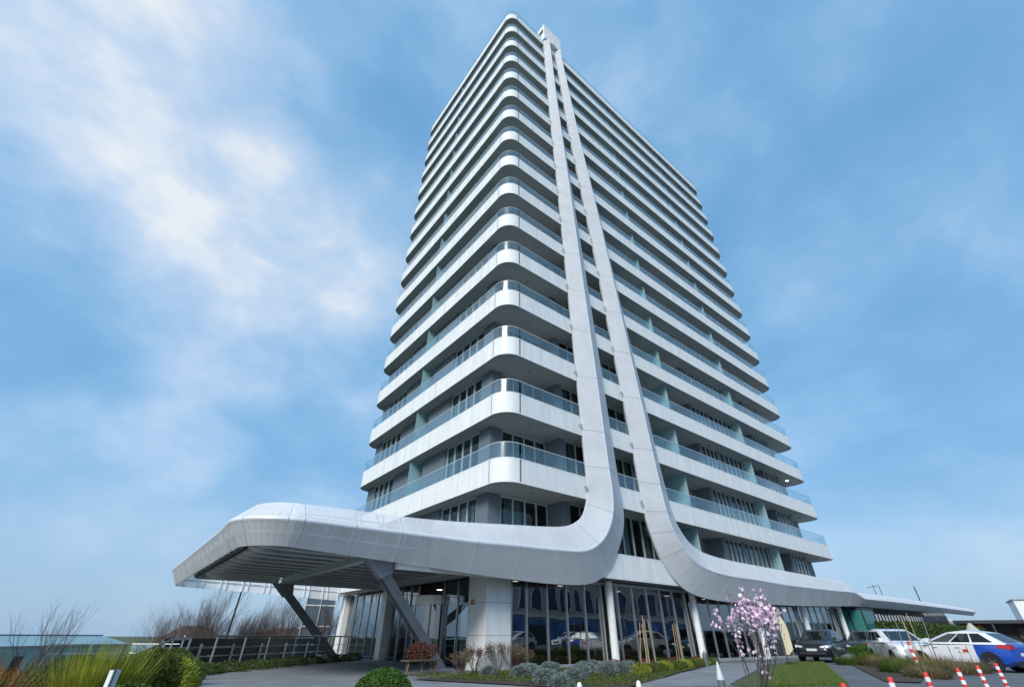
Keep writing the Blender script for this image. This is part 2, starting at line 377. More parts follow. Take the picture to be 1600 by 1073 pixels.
def joined(lst, name, mats, parent, z, **kw):
    """many pieces as one mesh"""
    V, F = [], []
    for me, loc, rot in lst:
        b = len(V); c, s = math.cos(rot), math.sin(rot)
        V += [(v.co.x*c-v.co.y*s+loc[0], v.co.x*s+v.co.y*c+loc[1], v.co.z+loc[2]) for v in me.vertices]
        F += [tuple(i+b for i in p.vertices) for p in me.polygons]
    me = bpy.data.meshes.new(name); me.from_pydata(V, [], F); me.materials.append(mats); me.update()
    return link(name, me, parent, (0,0,z), **kw)
railm = MB()
_o = outline(.055); railm.loft([[(x,y,z) for x,y in outline(d)] for d, z in ((.045,T+GH),(.045,T+GH+.03),(.075,T+GH+.03),(.075,T+GH))], cap=False)
railm = railm.mesh('balustrade', M['bollcap'])
fas_rest = None; gls_rest = None
lampm = MB().lathe([(.0,-.004),(.09,-.004),(.10,-.03),(.0,-.03)], 12)
lampm = lampm.mesh('soffit_lamp', M['joint'], True)
slabs = {}
for k in range(1, 18):
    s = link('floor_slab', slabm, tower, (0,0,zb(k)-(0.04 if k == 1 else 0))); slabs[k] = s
    if k <= 8:
        for me, loc, rot in FAS: link('fascia_panel', me, s, loc, rot)
    else:
        if fas_rest is None: fas_rest = joined(FAS, 'fascia_panel', M['white'], s, 0, kind='stuff')
        else: link('fascia_panel', fas_rest.data, s, (0,0,0), kind='stuff')
    if k >= 2:
        b = link('balustrade', railm, tower, (0,0,zb(k)))
        if k <= 9:
            for me, loc, rot in GLS: link('glass_pane', me, b, loc, rot)
        else:
            if gls_rest is None: gls_rest = joined(GLS, 'glass_pane', M['glass'], b, 0, kind='stuff')
            else: link('glass_pane', gls_rest.data, b, (0,0,0), kind='stuff')
        for (lx, ly) in ((2.6,.95),(15.2,1.1),(30.2,1.0),(37.2,1.0)):
            lit = (k == 4 and lx == 37.2)
            lo = link('soffit_lamp', lampm, s, (lx, ly, 0))
            if lit:
                me2 = lampm.copy(); me2.materials[0] = M['lit']; lo.data = me2
# walls and windows
H0 = ST-T
WM = {}
def window_parts(w, n):
    key = (round(w,3), n)
    if key in WM: return WM[key]
    fm = MB(); fw = .07
    fm.box(0,-.05,0,w,.05,.06); fm.box(0,-.05,H0-.09,w,.05,H0-.012)
    xs = [i*w/n for i in range(n+1)]
    for i, x in enumerate(xs):
        a = max(0, x-fw/2); b = min(w, x+fw/2)
        fm.box(a, -.06, .06, b, .06, H0-.09)
    panes = []
    for i in range(n):
        panes.append((MB().box(xs[i]+fw/2+.002, .012, .062, xs[i+1]-fw/2-.002, .024, H0-.092).mesh('pane', M['pane']), ))
    stuffpane = MB()
    for i in range(n): stuffpane.box(xs[i]+fw/2+.002, .012, .062, xs[i+1]-fw/2-.002, .024, H0-.092)
    WM[key] = (fm.mesh('window', M['frame']), [p[0] for p in panes], stuffpane.mesh('pane', M['pane']), xs)
    return WM[key]
CUR = {}
def curtain_mesh(w):
    key = round(w,1)
    if key not in CUR:
        n = max(6, int(w*16)); m = MB(); vs = []
        for i in range(n+1):
            x = w*i/n; y = .05*math.sin(i*1.7)+.02*math.sin(i*.63)
            vs += [(x,y,.05),(x,y,H0-.1)]
        m.add(vs, [(2*i,2*i+2,2*i+3,2*i+1) for i in range(n)])
        CUR[key] = m.mesh('curtain', M['curtain'], True)
    return CUR[key]
def wclad(m, face, a, b, p, z0=0.0, z1=H0-.002):
    if face == 'R': m.box(a, p, z0, b, p+.16, z1)
    else: m.box(p, a, z0, p+.16, b, z1)
# (face, start, end, plane, panes)
WIN = [('R',1.6,4.86,2.2,4),('R',5.45,8.9,1.1,4),('R',8.9,12.6,1.1,4),('R',13.2,16.5,2.2,3),('R',16.7,20.3,2.2,3),('R',21.4,23.9,1.0,4),('R',24.2,28.0,1.0,5),
       ('R',28.6,31.6,2.2,3),('R',32.3,35.0,1.0,4),('R',36.0,37.6,2.1,2),('L',3.25,6.7,.8,4),('L',14.1,17.5,.8,4)]
wm = MB()
for a, b, p in ((.8,1.6,2.2),(4.86,5.11,2.2),(4.95,5.45,1.1),(12.6,13.0,1.1),(12.84,13.2,2.2),(16.5,16.7,2.2),(20.3,21.1,2.2),(20.95,21.4,1.0),(23.9,24.2,1.0),(28.0,28.2,1.0),(28.04,28.6,2.2),(31.6,32.06,2.2),(31.9,32.3,1.0),(35.0,35.2,1.0),(35.04,36.0,2.1),(37.6,39.3,2.1)):
    wclad(wm, 'R', a, b, p)
for x, y0, y1 in ((4.95,1.262,2.198),(12.84,1.262,2.198),(20.95,1.162,2.198),(28.04,1.162,2.198),(31.9,1.162,2.198),(35.04,1.162,2.098)):
    wm.box(x, y0, 0, x+.16, y1, H0-.002)
for a, b, p in ((2.362,3.25,.8),(6.7,6.95,.86),(6.95,9.77,.8),(10.95,14.1,.8),(17.5,18.7,.8)):
    wclad(wm, 'L', a, b, p)
wm.box(.962, 9.77, 0, 1.9, 9.9, H0-.002); wm.box(.962, 10.8, 0, 1.9, 10.95, H0-.002); wm.box(1.74, 9.902, 0, 1.9, 10.798, H0-.002)
wm.box(39.14, 2.262, 0, 39.3, 18.7, H0-.002); wm.box(.962, 18.54, 0, 39.138, 18.7, H0-.002)
wallmesh = wm.mesh('wall', M['grey'])
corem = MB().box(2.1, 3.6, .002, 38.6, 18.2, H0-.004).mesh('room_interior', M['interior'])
scr = MB()
scr.box(16.6,.3,.0,16.63,2.19,H0-.004); 
scrm = [scr.mesh('balcony_screen', M['screen']), MB().box(28.23,.3,0,28.26,1.9,H0-.004).mesh('balcony_screen', M['screen']), MB().box(.14,10.33,0,1.7,10.36,H0-.004).mesh('balcony_screen', M['screen']), MB().box(35.25,.3,0,35.28,.9,H0-.6).mesh('balcony_screen', M['screen'])]
for k in range(1, 17):
    z = zb(k)+T; dz = -.04 if k == 1 else 0
    link('wall', wallmesh, tower, (0,0,z))
    link('room_interior', corem, tower, (0,0,z))
    for s in scrm[:3]: link('balcony_screen', s, tower, (0,0,z))
    for (face, a, b, p, n) in WIN:
        fr, panes, allp, xs = window_parts(b-a, n)
        if face == 'R': w = link('window', fr, tower, (a, p+.07, z))
        else: w = link('window', fr, tower, (p+.07, b, z), -math.pi/2)
        if k <= 6:
            for pm in panes: link('pane', pm, w)
        else: link('pane', allp, w, kind='stuff')
        rr = random.Random(k*131+int(a*10)+(7 if face == 'L' else 0))
        if k <= 9:
            pw = (b-a)/n; i = 0
            pc = .88 if face == 'R' and a > 20 else .62
            while i < n:
                if rr.random() < pc:
                    cw = pw*rr.choice((.35,.5,.7,.95))
                    link('curtain', curtain_mesh(cw), w, (xs[i]+rr.uniform(0, pw-cw), .16, 0))
                i += 1
# roof: plant deck and lift house set back, cap on top of the legs
MB().box(12, 7, zb(17)+T, 30, 15, zb(17)+T+2.4).link('roof_plant', M['white'], tower)

# ---- the two ribbons (legs)
def lerp_tab(tab, z):
    tab = sorted(tab); zs = [t[0] for t in tab]; return float(np.interp(z, zs, [t[1] for t in tab]))
l1i = [(66.3,5.12),(62,5.2),(55,5.2),(43.5,5.3),(36,5.45),(27.7,5.55),(17.3,5.68),(12.6,5.73),(9.3,5.74)]
l1o = [(66.3,6.12),(61,6.25),(56.7,6.37),(49.7,6.54),(43.9,6.80),(29.7,7.53),(24.4,7.78),(19.2,8.02),(15.8,8.18),(12.8,8.30),(9.9,8.40)]
l2o = [(66.3,6.98),(60.6,7.14),(53.3,7.55),(44.6,7.95),(32.3,8.97),(25.7,9.5),(19.6,9.85),(16.8,10.05),(13.2,10.3),(10.3,10.46),(9,10.5)]
l2i = [(66.3,7.85),(61.7,8.06),(56.6,8.44),(48.4,9.2),(32.7,10.95),(26.6,11.5),(20.2,12.12),(16.4,12.5),(13.9,12.75),(11,12.98),(9.2,13.2)]
YE, YR = -.10, -.62
zs = [62.5]+[zb(k)+.35 for k in range(17, 2, -1)]
def st(i, o, yi=YE, yo=YE, yr=YR, f=.5):
    i = Vector((i[0], yi, i[1])); o = Vector((o[0], yo, o[1]))
    r = i.lerp(o, f); r.y = yr
    return (i, r, o)
leg1 = [st((lerp_tab(l1i,z),z), (lerp_tab(l1o,z),z)) for z in zs]
leg1 += [st(a, b, f=f) for a, b, f in (((5.76,9.0),(8.45,9.0),.5),((5.73,7.75),(8.56,7.5),.5),((5.52,6.95),(8.42,6.25),.5),((5.15,6.3),(7.72,4.98),.5),((4.6,5.9),(6.7,3.88),.48),((3.8,5.6),(5.4,3.25),.46),((2.5,5.42),(3.2,3.08),.44),((.6,5.25),(.6,3.1),.43))]
leg2 = [st((lerp_tab(l2i,z),z), (lerp_tab(l2o,z),z)) for z in zs]
leg2 += [st(a, b, f=f) for a, b, f in (((13.22,9.0),(10.5,9.0),.5),((13.5,7.5),(10.58,7.3),.5),((14.0,6.65),(10.85,6.1),.5),((14.7,6.05),(11.45,4.85),.48),((15.7,5.68),(12.4,3.85),.46),((17.2,5.5),(13.8,3.25),.45),((19.5,5.42),(16.4,3.0),.44),((22.5,5.40),(20,3.0),.43))]
for x, zt, zbm in ((25.5,5.40,3.08),(28.6,5.39,3.15),(31.8,5.38,3.25),(35,5.38,3.36),(38.2,5.42,3.47),(39.4,5.32,3.52),(40.4,4.98,3.53),(41.2,4.66,3.54)): leg2.append(st((x,zt),(x,zbm), f=.46))
# canopy loop: plan path with outward normal, heights (top, ridge, bottom)
def loop_station(x, y, nx, ny, zt, zr, zbm, out=.5, inn=.0):
    i = Vector((x-nx*inn, y-ny*inn, zt)); r = Vector((x+nx*out, y+ny*out, zr)); o = Vector((x, y, zbm))
    return (i, r, o)
can = []
for x, zt, zr, zbm in ((-1.6,5.05,4.24,3.17),(-3.3,4.92,4.22,3.24),(-4.9,4.84,4.20,3.30),(-6.6,4.80,4.18,3.36),(-8.3,4.74,4.16,3.42)):
    can.append(loop_station(x, -.1, 0, -1, zt, zr, zbm, .52, .0))
for a in np.linspace(0, math.pi/2, 7)[1:]:
    nx, ny = -math.sin(a), -math.cos(a)
    can.append(loop_station(-8.3+1.4*nx, -.1+1.4+1.4*ny, nx, ny, 4.74, 4.16, 3.43, .5, .15*math.sin(a)))
for y in (3.2,5.2,7.2,9.3,11.4,13.4,15.4,17.0):
    can.append(loop_station(-9.7, y, -1, 0, 4.72, 4.16, 3.44, .45, .2))
can += [loop_station(-9.62,18.2,-.93,.37,4.7,4.15,3.44,.35,.2), loop_station(-9.2,18.5,-.37,.93,4.7,4.15,3.43,.35,.1)]
for x, zbm in ((-7,3.38),(-4.5,3.3),(-2,3.2),(.2,3.12)):
    can.append(loop_station(x, 18.6, 0, 1, 4.72, 4.16, zbm, .4, 0))
def sharpen(stations, sub):
    """smooth polyline through stations (Catmull-Rom) with sub samples per interval"""
    n = len(stations); out = []
    for k in range(n-1):
        P = [stations[max(0,k-1)], stations[k], stations[k+1], stations[min(n-1,k+2)]]
        seg = []
        for j in range(sub+1):
            t = j/sub
            row = []
            for c in range(3):
                a, b, cc, d = (p[c] for p in P)
                row.append(.5*((2*b)+(cc-a)*t+(2*a-5*b+4*cc-d)*t*t+(3*b-a-3*cc+d)*t**3))
            seg.append(row)
        out.append(seg)
    return out
def ribbon(parent, stations, sub=3, back=.34, name='cladding_panel', merge=(), open_from=999):
    segs = sharpen(stations, sub)
    # continuous frame behind the panels
    fr = MB(); rings = []
    for si, seg in enumerate(segs):
        for j, (i, r, o) in enumerate(seg):
            if j == len(seg)-1 and si < len(segs)-1: continue
            c = (i+o)/2; nrm = (r-c).normalized()
            ii, rr, oo = i.lerp(c,.03)-nrm*.12, r-nrm*.24, o.lerp(c,.03)-nrm*.12
            rings.append([ii, rr, oo, oo-nrm*back*.55+(c-oo)*.1, ii-nrm*back*.55+(c-ii)*.1])
    fr.loft(rings[:open_from*sub+1] if open_from < 999 else rings)
    f = fr.link('ribbon_frame', M['ribdark'], parent, smooth=30)
    # ribs and stringers that show faintly through the perforated skin
    rb = MB()
    for si, seg in enumerate(segs):
        for j in range(len(seg)-1):
            i, r, o = (a.lerp(b, .5) for a, b in zip(seg[j], seg[j+1])) if j%2 else seg[j]
            c = (i+o)/2; nrm = (r-c).normalized()
            for e in (i, o): rb.beam(e.lerp(r,.04)-nrm*.10, r.lerp(e,.05)-nrm*.11, .05, .07, up=nrm)
            i2, r2, o2 = seg[j+1]; n2 = (r2-(i2+o2)/2).normalized()
            i1, r1, o1 = seg[j]; n1 = (r1-(i1+o1)/2).normalized()
            for a1, a2 in ((i1,i2),(o1,o2)): rb.beam(a1.lerp(r1,.55)-n1*.10, a2.lerp(r2,.55)-n2*.10, .05, .05, up=n1)
    rb.link('rib', M['silverlight'], f)
    gap = .012
    out = []
    for si, seg in enumerate(segs):
        if si in merge and out: out[-1] = out[-1]+seg[1:]
        else: out.append(list(seg))
    cuts = [k for k in range(len(segs)) if not (k in merge and k > 0)]
    for qi, seg in enumerate(out):
        L = sum((seg[j+1][1]-seg[j][1]).length for j in range(len(seg)-1)); t0 = gap/L
        rows = [list(s) for s in seg]
        # pull the ends in for the joint
        rows[0] = [a.lerp(b, min(.9, t0*(len(seg)-1))) for a, b in zip(seg[0], seg[1])]
        rows[-1] = [a.lerp(b, min(.9, t0*(len(seg)-1))) for a, b in zip(seg[-1], seg[-2])]
        m = MB(); rings = []
        for (i, r, o) in rows:
            c = (i+o)/2; nrm = (r-c).normalized()
            ei = (r-i).normalized(); eo = (r-o).normalized(); bw = min(.085, (r-i).length*.14)
            e1, e2 = r-ei*bw, r-eo*bw
            ni = Vector(nrm)
            rings.append([i, e1, e1.lerp(e2,.3)+nrm*.025, e1.lerp(e2,.7)+nrm*.025, e2, o, o-nrm*.03, r-nrm*.045, i-nrm*.03])
        m.loft(rings)
        nn = 9
        m.mi = [0]*len(m.f)
        for k in range(len(rings)-1): m.mi[k*nn+2] = 1; m.mi[k*nn+1] = 1; m.mi[k*nn+3] = 1
        m.link(name, [M['skin' if cuts[qi] >= open_from else 'silver'], M['silverlight']], f, smooth=22)
    return f
nb = len(leg1)
ribbon(tower, leg1+can, 4, merge={nb-7, nb-5, nb-3}|{nb+5+i for i in (1,2,4,5)}|{nb+12, nb+14, nb+18, nb+19}, open_from=nb+1)
ribbon(tower, leg2, 4, merge={len(leg2)-3, len(leg2)-2})
# cap linking both legs above the roof
cp = MB(); cp.box(5.08,-.42,62.45,7.98,1.5,66.25); cp.box(5.2,.05,61,7.8,1.4,62.44)
cp.link('leg_cap', M['white'], tower)
MB().box(6.35,-.45,62.7,6.95,-.423,63.6).link('cap_hatch', M['wpaint'], tower)
MB().box(5.05,-.2,64.3,5.078,.5,65.2).link('cap_slot', M['dark'], tower)
# small lamps on brackets where the bands meet the legs
bk = MB(); bk.box(-.03,-.16,.0,.03,0,.05); bk.box(-.05,-.2,-.12,.05,-.1,.0); bkm = bk.mesh('bracket_lamp', M['inox'])
for k in range(2, 13):
    link('bracket_lamp', bkm, tower, (lerp_tab(l1i, zb(k)+.6)-.16, 0, zb(k)+.62)); link('bracket_lamp', bkm, tower, (lerp_tab(l2o, zb(k)+.6)-.16, 0, zb(k)+.62))

# ---- canopy ceiling: beams, louvres, struts
def ibeam(m, a, b, w, h, t=.03, up=(0,0,1)):
    a = Vector(a); b = Vector(b); d = (b-a).normalized(); u = Vector(up); x = d.cross(u).normalized(); y = x.cross(d).normalized()
    m.beam(a+y*(h/2-t/2), b+y*(h/2-t/2), w, t, up); m.beam(a-y*(h/2-t/2), b-y*(h/2-t/2), w, t, up); m.beam(a, b, t, h-2*t-.004, up)
MB().box(-9.4,.15,4.30,.3,12.9,4.42).link('canopy_roof', M['dark'], tower)
m = MB(); ibeam(m, (-5.35,.1,3.62), (-5.35,12.6,3.62), .3, .42); m.link('canopy_beam', M['slat'], tower)
MB().box(-9.35,12.5,3.42,-5.5,12.75,3.95).link('canopy_beam', M['slat'], tower)
MB().box(-5.2,12.5,3.42,.2,12.75,3.95).link('canopy_beam', M['slat'], tower)
MB().box(-9.45,1.5,3.46,-9.33,12.48,3.9).link('canopy_beam', M['dark'], tower)
MB().box(-8.3,.02,3.46,.3,.10,3.62).link('canopy_beam', M['steel'], tower)
for y in np.arange(.8, 12.3, 1.15):
    for x0, x1 in ((-9.3,-5.52),(-5.18,.2)):
        m = MB(); m.beam((x0,y,3.72),(x1,y,3.72),.05,.17); m.box(x0,y-.13,3.60,x1,y+.13,3.634)
        m.link('louvre', M['slat'], tower)
MB().box(-4.6,.12,3.12,-.2,.3,3.36).link('canopy_ceiling_panel', M['wpaint'], tower)
for (ty, by, bx) in ((.55,2.6,-.9),(12.6,13.4,-1.2)):
    m = MB(); ibeam(m, (-5.2,ty,3.25), (bx,by,-.05), .32, .36, .035, up=(0,1,0)); s = m.link('strut', M['steel'], tower)
    m = MB(); m.prism([(-5.75,0),(-4.7,0),(-4.62,-.42),(-5.05,-.62)], -.16, .16)
    mm = MB(); mm.v = [(x, ty+z, 3.42+y) for x, y, z in m.v]; mm.f = m.f; mm.mi = m.mi
    mm.link('strut_bracket', M['steel'], s)
    MB().box(bx-.4,by-.3,0,bx+.4,by+.3,.06).link('base_plate', M['steel'], s)

# ---- ground floor: lobby glass, columns, entrance
gf = MB(); gf.box(1.3,1.02,.05,39.2,18.6,.055); gf.link('lobby_floor', M['tile'], tower)
MB().box(4.5,6.2,.06,39,6.4,3.5).link('lobby_wall', M['lobbywall'], tower)
MB().box(1.42,1.06,.13,2.08,1.14,1.3).link('olive_panel', M['olive'], tower)
MB().box(3.4,12.2,.06,3.6,18.4,3.5).link('lobby_wall', M['brown'], tower)
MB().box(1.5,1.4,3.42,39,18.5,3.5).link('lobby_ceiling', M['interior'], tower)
MB().box(1.32,.82,.0,39.2,1.12,.12).link('plinth', M['kerb'], tower)
mull = [1.34,2.21]+[2.21+1.247*i for i in range(1, 30)]
mull = [x for x in mull if x < 39]
tr = MB(); tr.box(1.32,.93,3.36,39.1,1.07,3.5); tr.link('transom', M['frame'], tower)
mm_ = MB().box(-.03,-.07,.12,.03,.07,3.36).mesh('mullion', M['inox'])
for i, x in enumerate(mull):
    link('mullion', mm_, tower, (x,1.0,0))
    if i < len(mull)-1:
        MB().box(x+.034,.99,.122,mull[i+1]-.034,1.005,3.358).link('lobby_pane', M['lobbyglass'], tower)
colm = MB().lathe([(.19,.0),(.19,3.52)], 20).mesh('column', M['wpaint'], 30)
for x in (7.55,15.1,22.7,30.3,37.9): link('column', colm, tower, (x,.72,0))
cc = MB(); cc.box(0,.95,0,1.3,2.3,3.53); c_ = cc.link('corner_column', M['white'], tower)
for z in (1.15,2.3): MB().box(-.004,.946,z,1.304,2.304,z+.015).link('joint_line', M['joint'], c_)
rs = MB().box(-.02,1.86,2.25,-.005,2.06,2.45).link('alarm_sign', M['red'], c_)
MB().box(-.024,1.93,2.30,-.021,1.98,2.40).link('sign_mark', M['wpaint'], rs)
# entrance front under the canopy (x = .9)
ms = MB().box(-.06,-.03,0,.06,.03,3.44).mesh('entrance_post', M['inox'])
ey = [2.34,3.3,4.6,5.9,8.6,9.5,10.6,11.7]
for y in ey: link('entrance_post', ms, tower, (.95,y,0))
for i in range(len(ey)-1):
    if ey[i] != 5.9: MB().box(.945,ey[i]+.04,.06,.96,ey[i+1]-.04,3.42).link('lobby_pane', M['lobbyglass'], tower)
for y in (12.3,18.9): 
    m = MB(); m.box(.62,y-.32,0,1.18,y+.32,3.5); m.link('column', M['wpaint'], tower)
for i in range(5):
    y = 12.66+i*1.18
    link('entrance_post', ms, tower, (.97,y,0))
    MB().box(.955,y+.035,.06,.97,y+1.145,3.42).link('lobby_pane', M['lobbyglass'], tower)
m = MB(); m.loft([[(.45+.35*math.cos(a),y,3.62+.2*math.sin(a)) for a in np.linspace(0, 2*math.pi, 13)[:-1]] for y in (2.4,12,21)]); m.link('entrance_beam', M['silver'], tower, smooth=True)
# revolving door drum
dc = (1.35, 7.25)
drum = thing('dummy','',''); bpy.data.objects.remove(drum)
m = MB(); a_ = [2*math.pi*i/28 for i in range(28)]
m.loft([[(dc[0]+1.32*math.cos(a), dc[1]+1.32*math.sin(a), z) for a in a_] for z in (2.45,2.86)]); rd = m.link('revolving_door', M['inox'], tower, smooth=40)
for a0 in np.linspace(0, 2*math.pi, 9)[:-1]:
    m = MB(); m.box(-.03,-.03,.02,.03,.03,2.45); m.link('door_post', M['inox'], rd, loc=(dc[0]+1.27*math.cos(a0), dc[1]+1.27*math.sin(a0),0))
    a1 = a0+math.pi/4-.04; m = MB(); pts = arc(dc[0],dc[1],1.27,a0+.04,a1,5); pin = arc(dc[0],dc[1],1.255,a0+.04,a1,5)
    m.prism(pts+pin[::-1], .04, 2.44); m.link('door_pane', M['lobbyglass'], rd)
for q in range(3):
    a = q*2*math.pi/3+.5; m = MB(); m.beam((dc[0],dc[1],1.22),(dc[0]+1.2*math.cos(a),dc[1]+1.2*math.sin(a),1.22),.04,2.36); m.link('door_leaf', M['lobbyglass'], rd)
for (x,y) in ((3.2,3.0),(3.5,5.0),(2.9,9.8),(6.5,3.2),(11.5,3.4),(16.5,3.4),(21,3.4)):  # glowing ceiling squares, more of them added to warm the lobby interior
    MB().box(x-.12,y-.12,3.405,x+.12,y+.12,3.418).link('lobby_fill_lamp', M['lobbyfill'], tower)
for x0, lb in ((5.0,'nearest the corner column'),(9.2,'behind the first bamboo stakes'),(13.4,'left of the second white column'),(18.5,'behind the blossom tree')):   # lobby sofas glimpsed through the glass
    m = MB(); m.box(x0,3.6,.06,x0+2.0,4.4,.45); m.box(x0,4.4,.06,x0+2.0,4.6,.85); m.box(x0-.18,3.6,.06,x0,4.6,.62); m.box(x0+2.0,3.6,.06,x0+2.18,4.6,.62)
    so = thing('sofa', 'sofa', 'sofa', group='sofas in the lobby'); so['label'] = 'low brown lobby sofa behind the tinted glass, '+lb
    m.link('seat', M['brown'], so)
#@@MORE
# ------------------------------------------------------------------ long low wing continuing to the right
wing = thing('low_wing', 'long low silver edged wing running right from the foot of the tower', 'building', (41.3,0,0))
def rel(stn, off): return [tuple(p-Vector(off) for p in s) for s in stn]
ws = [st((x,zt),(x,zo), f=.46, yr=-.6) for x, zt, zo in ((41.35,4.64,3.55),(44.5,4.70,3.57),(48,4.75,3.60),(51.5,4.77,3.64),(55,4.78,3.68),(59,4.79,3.73),(63.5,4.79,3.78),(68.5,4.80,3.83),(74,4.81,3.87),(80,4.82,3.91),(86.5,4.84,3.95))]
ribbon(wing, rel(ws, (41.3,0,0)), 2)
m = MB(); m.prism([(.05,.25),(45.2,.25),(45.2,17.5),(.05,17.5)], 4.50, 4.62); m.link('roof', M['white'], wing)
MB().box(-1.9,2.6,0,3.0,2.85,4.5).link('wall', M['interior'], wing)
m = MB(); m.box(3.1,.9,0,5.3,2.9,3.62); wp = m.link('pier', M['white'], wing)
MB().box(3.096,.896,2.2,5.304,2.904,2.215).link('joint_line', M['joint'], wp)
MB().box(5.3,3.2,0,45,3.4,4.5).link('wall', M['interior'], wing)
for i in range(36):
    x = 5.5+i*1.1
    MB().box(x+.04,2.96,.5,x+1.06,2.975,4.4).link('pane', M['lobbyglass'], wing)
    MB().box(x-.035,2.9,.4,x+.035,3.05,4.45).link('mullion', M['frame'], wing)
ant = MB()
for x, y in ((9.5,1),(11.4,1)): ant.tube([(x,y,4.6),(x+.02,y,5.9)], .03)
ant.tube([(7.6,1,5.55),(11.4,1,5.95)], .025); ant.link('roof_rail', M['dark'], wing)
m = MB().tube([(24.5,.8,4.6),(24.5,.8,6.6)], .06); m.link('flue_pipe', M['dark'], wing)
ki = thing('glass_kiosk', 'teal glass entrance box with dark framing under the low wing', 'kiosk', (40.4,-.25,0))
ki.location = (40.0,-.3,0)
kf = MB()
for x, y in ((0,0),(3.0,0),(0,1.0),(0,2.0),(3.0,2.0)): kf.box(x-.05,y-.05,0,x+.05,y+.05,3.3)
kf.box(-.07,-.07,3.3,3.07,2.07,3.42); kf.box(.05,-.03,1.0,3.0,.03,1.06)
kf.link('frame', M['dark'], ki)
MB().box(-.012,.06,.05,.012,.94,3.28).link('glass_pane', M['kiosk'], ki); MB().box(-.012,1.06,.05,.012,1.94,3.28).link('glass_pane', M['kiosk'], ki)
MB().box(.06,-.012,1.08,2.94,.012,3.28).link('glass_pane', M['kiosk'], ki); MB().box(.06,-.012,.05,2.94,.012,.98).link('glass_pane', M['kiosk'], ki)
MB().box(.1,2.0,0,2.9,2.1,3.3).link('back_wall', M['teal'], ki)

